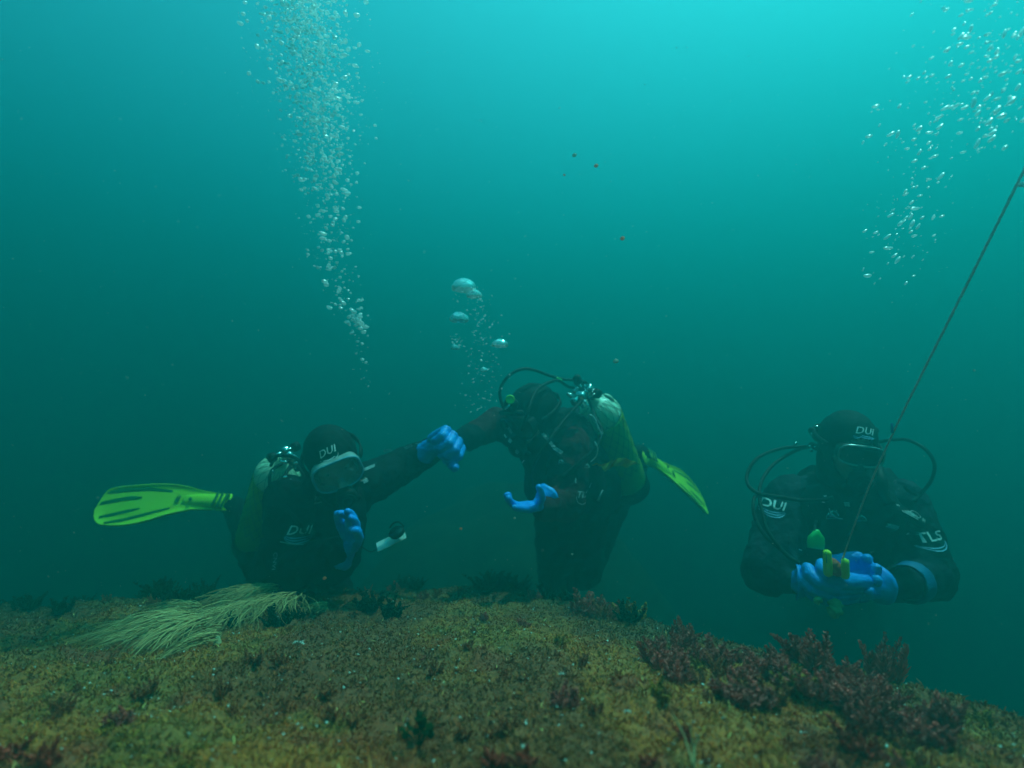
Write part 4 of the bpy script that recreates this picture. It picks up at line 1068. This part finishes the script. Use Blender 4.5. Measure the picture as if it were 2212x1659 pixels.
# kelp scrap drifting against the middle diver
kp = MB(); kv = []; kf = []; out_t = [(1277, 1004), (1290, 1001), (1305, 1003), (1318, 996), (1330, 992), (1345, 988), (1360, 992), (1376, 1000)]; out_b = [(1279, 1005), (1290, 1004), (1298, 1008), (1308, 1020), (1320, 1010), (1338, 1006), (1352, 1010), (1374, 1003)]
up_ = 6
for k_ in range((len(out_t) - 1) * up_ + 1):
    i = min(k_ // up_, len(out_t) - 2); u = k_ / up_ - i
    tx = out_t[i][0] * (1 - u) + out_t[i + 1][0] * u; ty = out_t[i][1] * (1 - u) + out_t[i + 1][1] * u; bx = out_b[i][0] * (1 - u) + out_b[i + 1][0] * u; by = out_b[i][1] * (1 - u) + out_b[i + 1][1] * u
    for j in range(6):
        w_ = j / 5; dd = 2.0 + .012 * math.sin(k_ * .55 + w_ * 2.5) + .02 * w_
        kv.append(P(tx * (1 - w_) + bx * w_, ty * (1 - w_) + by * w_ + 1.2 * math.sin(k_ * .9), dd))
nk_ = (len(out_t) - 1) * up_ + 1
for k_ in range(nk_ - 1):
    for j in range(5): kf.append((k_ * 6 + j, k_ * 6 + j + 1, k_ * 6 + 7 + j, k_ * 6 + 6 + j))
nn = len(kv); kv += [v_ + Vector((0, .0016, 0)) for v_ in kv]; kf += [tuple(reversed([i + nn for i in q_])) for q_ in kf]
kp.add(kv, kf); tag(kp.build('kelp_scrap', M['kelp'], None, True, P(1325, 1003, 2.0)), 'torn yellow brown kelp blade drifting at the side of the middle diver', 'kelp')

# ------------------------------------------------------------------ right diver
D3 = empty('diver', P(1840, 1330, 2.15), 'person in grey and black drysuit at the right, blue gloves clasped in front', 'person')
hc3 = P(1828, 968, 1.98)
H3 = head_frame(hc3, (-.10, -.93, -.34), Vector((.97, -.1, -.16)))
nk3 = P(1825, 1050, 2.04)
s3l, s3r = P(1705, 1082, 2.05), P(1948, 1092, 2.05)
e3l, w3l = P(1658, 1232, 1.92), P(1712, 1252, 1.86)
e3r, w3r = P(2008, 1245, 1.90), P(1925, 1266, 1.84)
pel3 = P(1835, 1205, 2.68)
caps3 = [(nk3, .07, P(1825, 1110, 2.10), .155), (P(1825, 1110, 2.10), .165, P(1828, 1175, 2.35), .155), (P(1828, 1175, 2.35), .155, pel3, .15), (P(1745, 1085, 2.08), .095, P(1912, 1092, 2.08), .095),
         (s3l, .088, e3l, .078), (e3l, .076, w3l, .044), (s3r, .088, e3r, .075), (e3r, .072, w3r, .046),
         (pel3 + Vector((-.08, 0, 0)), .11, P(1805, 1245, 3.05), .08), (P(1805, 1245, 3.05), .075, P(1800, 1190, 3.45), .05), (P(1800, 1190, 3.45), .05, P(1800, 1170, 3.58), .045), (pel3 + Vector((.08, 0, 0)), .11, P(1868, 1248, 3.05), .08), (P(1868, 1248, 3.05), .075, P(1862, 1195, 3.45), .05), (P(1862, 1195, 3.45), .05, P(1862, 1175, 3.58), .045)]
B3 = make_body(D3, caps3, H3, nk3, M['suit'], zones=[(P(1668, 1150, 2.0), .20, M['grey_suit']), (P(1700, 1245, 1.85), .10, M['grey_suit']), (P(1735, 1060, 2.0), .10, M['grey_suit']), (P(1955, 1060, 2.0), .11, M['grey_suit']), (P(1985, 1255, 1.86), .10, M['grey_suit'])], seed=8.2, amp=.012)
hood3 = make_hood(D3, H3, nk3)
mask3 = make_mask(D3, H3, M['steel'], M['rubber'], M['lens_dark'], w=.072, h=.034, rim=.0035)
r3, F3 = make_reg(D3, H3 @ Vector((0, .140, -.070)), H3.to_3x3() @ Vector((0, 1, -.15)), H3.to_3x3() @ Vector((0, 0, 1)), M['rubber'], .036)
V3 = vest(D3, [(P(1765, 1100, 1.98), .085, P(1775, 1180, 2.12), .11), (P(1890, 1105, 1.98), .085, P(1885, 1180, 2.12), .11), (P(1765, 1090, 1.98), .065, P(1760, 1040, 2.16), .06), (P(1890, 1095, 1.98), .065, P(1900, 1040, 2.16), .06), (P(1830, 1090, 2.25), .15, P(1830, 1160, 2.40), .15), (P(1775, 1200, 2.1), .075, P(1885, 1205, 2.1), .075)], seed=11.0)
T3 = [tree_of(B3), tree_of(hood3), tree_of(V3)]
tk3, TF3 = tank(D3, P(1815, 985, 2.30), P(1825, 1190, 2.55), .088, valve_dir=(0, -.3, 1))
logo(D3, 'DUI', .034, H3 @ Vector((.0, .09, .088)), Vector((.97, 0, -.16)), H3.to_3x3() @ Vector((0, .70, .66)), [T3[1]], True, arcs=2)
logo(D3, 'DUI', .040, P(1671, 1098, 1.95), Vector((1, .05, -.17)), Vector((-.25, -1, 0)), T3, True)
logo(D3, 'TLS', .042, P(2000, 1168, 1.90), Vector((1, .5, .16)), Vector((.6, -1, .1)), T3, True, arcs=2)
for pp in [[(1800, 955, 2.2), (1757, 964, 2.16), (1690, 968, 2.1), (1636, 990, 2.04), (1614, 1025, 2.0), (1618, 1050, 1.96), (1640, 1066, 1.93), (1675, 1072, 1.9), (1725, 1080, 1.9), (1775, 1080, 1.86), (1800, 1074, 1.84)],
           [(1798, 962, 2.2), (1735, 968, 2.14), (1680, 996, 2.08), (1650, 1030, 2.0), (1640, 1066, 1.94), (1648, 1110, 1.88), (1660, 1150, 1.84), (1700, 1200, 1.8), (1725, 1216, 1.8)],
           [(1640, 1066, 1.96), (1628, 1080, 1.92), (1630, 1115, 1.88), (1651, 1155, 1.84), (1690, 1190, 1.82), (1722, 1215, 1.8)],
           [(1850, 955, 2.2), (1895, 955, 2.16), (1925, 950, 2.12), (1962, 951, 2.06), (1998, 970, 2.0), (2018, 1000, 1.98), (2013, 1035, 1.98), (1990, 1066, 1.97), (1974, 1082, 1.96)]]:
    hose(D3, [P(*q_) for q_ in pp])
hose(D3, [P(1952, 1050, 1.92), P(1964, 1062, 1.93), P(1980, 1069, 1.95)], .005)
b_ = MB(); pts = spline([P(1895, 1010, 2.0), P(1903, 1035, 1.94), P(1910, 1065, 1.92), P(1922, 1090, 1.9)], 10); b_.tube(pts, [.017 + .002 * (i % 2) for i in range(len(pts))], 14); b_.build('corrugated_hose', M['rubber'], D3)
iv = Vector((.86, 0, -.50)).normalized(); F = frame(P(1966, 1116, 1.90), iv, Vector((.3, -.75, .55)).cross(iv).normalized() * -1, Vector((.3, -.75, .55)).normalized())
zz = Vector((.25, -.85, .5)); zz = (zz - iv * zz.dot(iv)).normalized(); F = frame(P(1966, 1114, 1.91), iv, zz.cross(iv), zz)
b_ = MB(); b_.box(.105, .036, .022, F, .35); po = b_.build('inflator_panel', M['rubber'], D3)
for q_ in range(3):
    b_ = MB(); b_.box(.060 - q_ * .01, .0028, .0012, F @ Matrix.Translation((-.01 + .004 * q_, -.010 + q_ * .006, .0116)), 0); b_.build('panel_line', M['print'], po)
b_ = MB(); pts = [F @ Vector((.018 * math.cos(a_) + .01, .010 * math.sin(a_) + .007, .0115)) for a_ in [2 * math.pi * i / 18 for i in range(18)]]; b_.tube(pts, .0012, 5, True); b_.build('panel_ring', M['print'], po)
a = MB(); v, f = text_flat('SI', .016, .2); a.add([F @ Vector((x + .038, y, .0125)) for x, y, _ in v], f); a.build('panel_lettering', M['print'], po, False)
for (px, py, ang, w_, h_, bars, mm) in [(1921, 1136, -.25, .046, .014, 3, 'print'), (1845, 1092, -.05, .020, .014, 3, 'print'), (1768, 1081, -.2, .026, .008, 2, 'print'), (1722, 1185, -.4, .020, .006, 1, 'print'), (1904, 1199, -.1, .016, .010, 2, 'print_grey'), (1938, 1092, -.5, .026, .007, 1, 'print'), (1781, 1071, .3, .008, .005, 1, 'print')]:
    tabprint(D3, P(px, py, 1.92), Vector((math.cos(ang), 0, math.sin(ang))), TOCAM, w_, h_, T3, M[mm], bars)
for (px, py, s_, el_) in [(1764, 922, .006, 1.2), (1754, 939, .006, 1), (1775, 940, .007, 1.5), (1780, 933, .007, 2.0), (1768, 953, .006, 1.2), (1751, 965, .006, 1.2), (1761, 966, .005, 1), (1753, 974, .006, 1), (1885, 966, .007, 2.2), (1876, 953, .005, 1.2), (1718, 959, .006, 1.6)]:
    b_ = MB(); X, Y, Z = basis(Vector((random.uniform(-1, 1), -.5, random.uniform(-.8, .8)))); b_.lathe([(s_ * .5, -s_ * el_), (s_ * .8, -s_ * .8 * el_), (s_ * .8, s_ * .1), (s_ * .5, s_ * .15), (s_ * .6, s_ * .6 * el_), (s_ * .3, s_ * .8 * el_)], 12, frame(P(px, py, 2.06), X, Y, Z)); b_.build('hose_fitting', M['chrome'], D3)
for s_, x0 in ((1, 1754), (-1, 1890)):       # valve cluster either side of the hood
    b_ = MB(); b_.cap(P(x0, 930, 2.15), .014, P(x0 + 12 * s_, 945, 2.15), .016); b_.cap(P(x0, 962, 2.15), .012, P(x0 + 30 * s_, 975, 2.18), .014); b_.build('valve_knob', M['rubber'], D3)
for px, py in ((1795, 1120), (1862, 1125), (1802, 1115)): dring(D3, P(px, py, 1.86), (0, -1, .1), .03)
b_ = MB(); b_.tube(spline([P(1791, 1098, 1.86), P(1796, 1112, 1.85), P(1806, 1118, 1.85), P(1820, 1121, 1.85)], 5), .0018, 6); b_.build('bungee', M['print_grey'], D3)
G = frame(P(1763, 1167, 1.82), Vector((1, 0, -.1)).normalized(), Vector((.1, 0, 1)).normalized(), Vector((0, -1, 0))); gb = MB(); vv = []; ff = []
outl = [(-.024, -.026), (.024, -.028), (.027, -.008), (.025, .010), (.014, .022), (.006, .034), (-.004, .034), (-.012, .022), (-.024, .010), (-.027, -.008)]
for z_, q_ in ((-.010, .8), (-.006, 1.0), (.004, 1.0), (.009, .82), (.011, .5)): vv += [G @ Vector((x * q_, y * q_, z_)) for x, y in outl]
for i in range(4):
    for k_ in range(10): ff.append((i * 10 + k_, i * 10 + (k_ + 1) % 10, i * 10 + 10 + (k_ + 1) % 10, i * 10 + 10 + k_))
ff += [tuple(reversed(range(10))), tuple(40 + k_ for k_ in range(10))]; gb.add(vv, ff); gb.build('gauge_cover', M['green_cover'], D3)
b_ = MB(); b_.tube(spline([P(1762, 1148, 1.82), P(1760, 1138, 1.84), P(1763, 1125, 1.86)], 4), .004, 8); b_.build('gauge_hose', M['rubber'], D3)

# clasped gloves: image-right hand wraps over the image-left one
glove(D3, P(1872, 1270, 1.75), Vector((-1, -.12, -.04)), Vector((.0, .8, .6)), [(.5, .8, .6), (.45, .8, .6), (.45, .8, .6), (.5, .85, .6)], thumb=(.25, .5), side=-1, s=1.16, cdir=Vector((1, .45, .1)), fat=1.5, cl=.6, amp=.0036, spreadf=.02)
glove(D3, P(1760, 1260, 1.81), Vector((1, -.10, .02)), Vector((.1, -.8, .5)), [(.5, .8, .5), (.5, .8, .5), (.5, .8, .5), (.5, .8, .5)], thumb=(.5, .3), side=1, s=1.14, cdir=Vector((-1, .4, .05)), fat=1.4, cl=.6, amp=.0030)
c = MB(); X, Y, Z = basis(P(1985, 1262, 1.80) - P(1952, 1270, 1.73)); c.lathe([(.056, -.012), (.060, .0), (.062, .02), (.063, .03), (.064, .034), (.060, .034), (.056, .02), (.052, -.012)], 28, frame(P(1962, 1260, 1.80), X, Y, Z), False); me = c.mesh('dry_cuff'); wrinkle(me, .005, 22); link('dry_cuff', me, M['dim_glove'], D3)

# tool held in the clasped gloves
tl = empty('sampling_tool', P(1805, 1225, 1.58), 'lime two pronged tool with an orange lump between its prongs, held in the blue gloves', 'tool')
b_ = MB(); b_.cap(P(1786, 1196, 1.68), .0115, P(1789, 1236, 1.70), .0135); me = b_.mesh('prong'); wrinkle(me, .0012, 60); pr_ = link('prong', me, M['tool_lime'], tl)
b_ = MB(); b_.tube([P(1784, 1192, 1.664), P(1785, 1204, 1.664), P(1786, 1216, 1.667)], .0012, 5); b_.build('groove', M['lime_dark'], pr_)
b_ = MB(); b_.cap(P(1826, 1214, 1.67), .0105, P(1825, 1242, 1.69), .0125); me = b_.mesh('prong'); wrinkle(me, .0012, 60); link('prong', me, M['tool_lime'], tl)
b_ = MB(); b_.cap(P(1797, 1216, 1.70), .015, P(1812, 1232, 1.70), .017); b_.cap(P(1800, 1232, 1.70), .015, P(1818, 1236, 1.70), .012); me = remesh(b_.mesh('orange_lump'), .003, 2); wrinkle(me, .003, 60); link('orange_lump', me, M['orange'], tl)
b_ = MB(); b_.tube(spline([P(1800, 1300, 1.72), P(1806, 1312, 1.71), P(1800, 1324, 1.71), P(1808, 1330, 1.71)], 4), [.016, .017, .018, .018, .019, .019, .018, .017, .015, .013, .010, .006, .004], 10); b_.cap(P(1768, 1296, 1.72), .008, P(1762, 1303, 1.72), .006); me = remesh(b_.mesh('hanging_frill'), .003, 1); wrinkle(me, .008, 40); link('hanging_frill', me, M['pale_weed'], tl)

# ------------------------------------------------------------------ descent line
a_, b2 = P(1818, 1212, 1.70), P(2212, 368, 1.02)
rp_ = empty('descent_line', a_, 'thin brownish line running from the right diver\'s hands up to the top right', 'rope')
mid_ = P(1906, 985, 1.42); end = b2 + (b2 - mid_) * 1.7
pts = spline([a_, mid_, b2, end], 134)
for strand in range(3):
    q_ = []
    X, Y, Z = basis(end - a_)
    for i, p in enumerate(pts):
        t_ = i * (end - a_).length / 400 / .016 * 2 * math.pi / 3 + strand * 2.094
        sway = 0
        q_.append(p + X * (math.cos(t_) * .0012 + sway) + Y * math.sin(t_) * .0012)
    b_ = MB(); b_.tube(q_, .0015, 6); b_.build('strand', M['rope'], rp_)
b_ = MB(); k0 = P(2204, 400, 1.02); b_.cap(k0, .0034, k0 + Vector((.003, 0, .003)), .003); b_.tube(spline([k0, k0 + Vector((.010, 0, -.003)), k0 + Vector((.022, -.004, -.001))], 4), .0015, 5); b_.build('knot', M['rope'], rp_)
k0 = P(1934, 925, 1.37); b_ = MB(); X, Y, Z = basis(Vector((0, -1, 0))); b_.box(.006, .024, .002, frame(k0 + Vector((-.008, 0, 0)), Vector((1, 0, 0)), Vector((0, 0, 1)), Vector((0, -1, 0))), .2); b_.build('blue_tag', M['dim_glove'], rp_)

# ================================================================== bubbles
def ico(sub):
    bm = bmesh.new(); bmesh.ops.create_icosphere(bm, subdivisions=sub, radius=1)
    v = np.array([tuple(q_.co) for q_ in bm.verts]); f = np.array([[q_.index for q_ in p.verts] for p in bm.faces]); bm.free(); return v, f
I2, I1 = ico(3), ico(2)
def bubble_shape(seed, base):
    g_ = np.random.default_rng(seed); v = base.copy(); v[:, 2] *= .72; 
    ph = g_.uniform(0, 6, 3); v *= (1 + .10 * np.sin(v[:, [0]] * 2.4 + ph[0]) + .08 * np.sin(v[:, [1]] * 3 + ph[1])); v[:, 2] += .12 * (v[:, 0] ** 2); return v
rb = random.Random(21)
BUB = []
def plume(track, n, rmin, rmax, power, dens, flag, tilt=0, stretch=1.0):
    """track: (px, py, half width px, distance)"""
    out = []
    ys_ = [t_[1] for t_ in track][::-1]
    for _ in range(n):
        u = rb.random() ** dens; py = track[0][1] + (track[-1][1] - track[0][1]) * u
        px = np.interp(py, ys_, [t_[0] for t_ in track][::-1]); hw = np.interp(py, ys_, [t_[2] for t_ in track][::-1]); d = np.interp(py, ys_, [t_[3] for t_ in track][::-1])
        ox = rb.gauss(0, .5); px += max(-1.15, min(1.15, ox)) * hw; d += rb.gauss(0, .35) * hw / FPX * d
        r = rmin + (rmax - rmin) * rb.random() ** power
        out.append((P(px, py, d), r * d / FPX, flag, tilt + rb.gauss(0, .3), stretch * rb.uniform(.85, 1.25)))
    return out
BUB += plume([(800, 885, 12, 1.95), (790, 800, 16, 1.95), (770, 700, 30, 1.93), (730, 620, 42, 1.92), (712, 560, 50, 1.9), (712, 450, 60, 1.88), (700, 330, 92, 1.85), (690, 200, 125, 1.8), (665, 80, 125, 1.75), (640, -60, 118, 1.7)], 1900, .6, 5.6, 3.8, .46, 0)
BUB += plume([(705, 420, 55, 1.85), (690, 250, 80, 1.8), (670, 80, 85, 1.75), (645, -60, 85, 1.7)], 1700, .5, 4.2, 2.8, .72, 0)
BUB += plume([(690, 300, 45, 1.82), (670, 120, 60, 1.76), (645, -60, 62, 1.7)], 900, .35, 3.0, 2.2, .8, 0)
BUB += plume([(765, 705, 22, 1.9), (770, 680, 22, 1.9)], 24, 2, 5.5, 1.5, 1, 0)
BUB += plume([(1040, 890, 50, 2.0), (1045, 800, 50, 2.0), (1045, 720, 48, 1.98), (1030, 670, 42, 1.97), (1015, 620, 34, 1.96)], 330, .45, 2.0, 2.6, .8, 1)
BUB += plume([(985, 755, 14, 1.98), (985, 720, 14, 1.98)], 40, .5, 2.2, 2, 1, 1)
BUB += plume([(1930, 660, 60, 1.5), (1950, 560, 75, 1.4), (1960, 440, 85, 1.3), (1985, 300, 110, 1.15), (2070, 200, 150, 1.0), (2120, 90, 150, .95), (2150, -60, 150, .9)], 420, .8, 5.0, 3.0, .62, 2, .65, 1.7)
BUB += plume([(2130, 330, 50, 1.0), (2170, 200, 80, .95), (2190, 60, 90, .9)], 110, 1.2, 6.5, 2.4, .9, 2, .65, 1.7)
BUB += [(P(*q_), r_, 3, .6, 1.6) for q_, r_ in [((1618, 88, 1.4), .0042), ((1640, 72, 1.4), .003), ((1652, 66, 1.4), .002), ((1690, 30, 1.4), .002), ((1755, 22, 1.3), .003), ((1728, 30, 1.3), .003), ((1532, 95, 1.5), .002), ((920, 632, 1.9), .003), ((850, 700, 1.9), .002), ((1002, 886, 2.0), .003), ((820, 885, 1.95), .002), ((775, 855, 1.95), .0018), ((845, 380, 1.9), .002), ((868, 415, 1.9), .002), ((890, 570, 1.9), .0025)]]
BUB += plume([(640, -60, 118, 1.7), (622, -450, 150, 1.8), (600, -1000, 190, 2.0)], 1500, .6, 4.2, 2.6, 1, 4)
BUB += plume([(2150, -60, 150, .9), (2180, -450, 190, 1.0), (2200, -900, 240, 1.1)], 260, 1.0, 5.0, 2.6, 1, 5, .5, 1.5)
big = sorted(range(len(BUB)), key=lambda i: -BUB[i][1] / (BUB[i][0].length))
indiv = [i for i in big if BUB[i][2] < 4][:285]
lab = {0: ('air bubble in the dense rising column above the left diver', 'air bubbles in the column above the left diver'),
       1: ('air bubble in the loose cloud above the middle diver', 'air bubbles in the cloud above the middle diver'),
       2: ('slanted air bubble in the scattered swarm beside the descent line at the top right', 'air bubbles in the swarm at the top right'),
       3: ('lone small air bubble drifting in open water apart from the columns', 'stray air bubbles in open water')}
shp = [bubble_shape(i, I2[0]) for i in range(6)]; bme = []
for v_ in shp:
    me = np_mesh('air_bubble', v_, I2[1]); me.materials.append(M['bubble']); me.polygons.foreach_set('use_smooth', [True] * len(me.polygons)); bme.append(me)
iset = set(indiv)
for k_ in indiv:
    p, r, fl, tl_, stc = BUB[k_]; o = bpy.data.objects.new('air_bubble', bme[k_ % 6]); C.objects.link(o); o.location = p; o.scale = (r * stc * 1.15, r, r); o.rotation_euler = (0, -tl_, 0) if fl >= 2 else (rb.uniform(-.3, .3), rb.uniform(-.5, .5), rb.uniform(0, 6))
    tag(o, lab[fl][0], 'bubble', lab[fl][1])
for fl in (0, 1, 2, 4, 5):
    ids = [i for i in range(len(BUB)) if i not in iset and BUB[i][2] == fl]
    if not ids: continue
    vs = []; fs = []; nv = len(I1[0])
    sh1 = [bubble_shape(i, I1[0]) for i in range(4)]
    for j, i in enumerate(ids):
        p, r, _, tl_, stc = BUB[i]; v_ = sh1[i % 4] * np.array((r * stc * 1.1, r, r)); c_, s_ = math.cos(tl_), math.sin(tl_)
        v_ = np.stack([v_[:, 0] * c_ - v_[:, 2] * s_, v_[:, 1], v_[:, 0] * s_ + v_[:, 2] * c_], -1) + np.array(p); vs.append(v_); fs.append(I1[1] + j * nv)
    me = np_mesh('small_bubbles', np.concatenate(vs), np.concatenate(fs)); tag(link('small_bubbles', me, M['bubble']), kind='stuff')
# big mushroom-cap bubbles above the middle diver
def capbub(px, py, d, w, h, label):
    p = P(px, py, d); m = MB(); s_ = d / FPX; prof = [(w * .05, -.10 * h), (w * .55, -.16 * h), (w * .92, -.22 * h), (w, -.05 * h), (w * .93, .3 * h), (w * .72, .62 * h), (w * .4, .88 * h), (w * .05, h * .97)]
    m.lathe([(a_ * s_, b_ * s_) for a_, b_ in prof], 28, frame(p, Vector((1, 0, 0)), Vector((0, 1, 0)), Vector((0, 0, 1)))); me = remesh(m.mesh('air_bubble'), .0022, 2, .5); wrinkle(me, .0045, 50, seed=px)
    tag(link('air_bubble', me, M['bubble_big'], None, True, p), label, 'bubble', 'large capped bubbles above the middle diver')
capbub(1002, 622, 1.95, 25, 20, 'largest domed bubble, highest above the middle diver')
capbub(1024, 638, 1.97, 16, 12, 'ragged bubble joined to the lower right of the highest dome')
capbub(992, 690, 1.95, 20, 15, 'smooth domed bubble just below the highest one above the middle diver')
capbub(1080, 745, 1.98, 17, 12, 'flat domed bubble at the right of the cloud above the middle diver')
capbub(984, 752, 1.97, 9, 7, 'small domed bubble at the left edge of the cloud above the middle diver')
capbub(1045, 800, 1.98, 7, 6, 'smallest domed bubble low in the cloud above the middle diver')

# ================================================================== drifting matter
g = np.random.default_rng(77); N = 2200
d_ = g.uniform(.7, 4.5, N); px_ = g.uniform(-50, 2262, N); py_ = g.uniform(100, 1500, N); r_ = g.uniform(.0003, .0010, N) * (.6 + .5 * d_)
vs = []; fs = []; I0 = ico(1)
for j in range(N):
    p = P(px_[j], py_[j], d_[j])
    if p.z < gz(p.x, p.y) + .02: continue
    vs.append(I0[0] * np.array((r_[j], r_[j], r_[j] * g.uniform(.5, 1))) + np.array(p)); fs.append(I0[1] + (len(vs) - 1) * len(I0[0]))
tag(link('marine_snow', np_mesh('marine_snow', np.concatenate(vs), np.concatenate(fs)), M['fleck']), kind='stuff')
for px, py, d, r, mm, lb in [(1288, 358, 1.2, .0042, 'orange_fleck', 'pale orange fleck drifting high above the middle diver'), (1219, 378, 1.2, .0022, 'orange_fleck', 'faint orange fleck left of the larger one high in the water'), (1241, 335, 1.2, .0042, 'fleck', 'pale fleck beside the orange one high in the water'),
                         (1345, 515, 1.1, .004, 'orange_fleck', 'dull red fleck drifting alone in mid water above the middle diver\'s tank'), (1330, 780, 1.3, .0055, 'fleck', 'pale round fleck just above the middle diver\'s tank'), (701, 1249, 1.5, .0046, 'orange_fleck', 'orange pink fleck in front of the left diver\'s knees'),
                         (1236, 1197, 1.5, .003, 'fleck', 'pale fleck in the dark water below the middle diver'), (996, 1142, 1.4, .0032, 'orange_fleck', 'pinkish fleck between the left and middle divers'), (1112, 1119, 1.5, .003, 'fleck', 'cream fleck just above the middle diver\'s free glove'), (2105, 800, 1.5, .003, 'fleck', 'pale fleck in open water right of the descent line')]:
    p = P(px, py, d); me = np_mesh('drifting_fleck', I1[0] * np.array((r, r * .7, r * .8)), I1[1]); wrinkle(me, r * .5, 150); tag(link('drifting_fleck', me, M[mm]), lb, 'particle'); o = C.objects[-1] if False else bpy.data.objects[bpy.data.objects.find('drifting_fleck')] if False else None
    for ob in reversed(list(C.objects)):
        if ob.data is me: ob.location = p; break
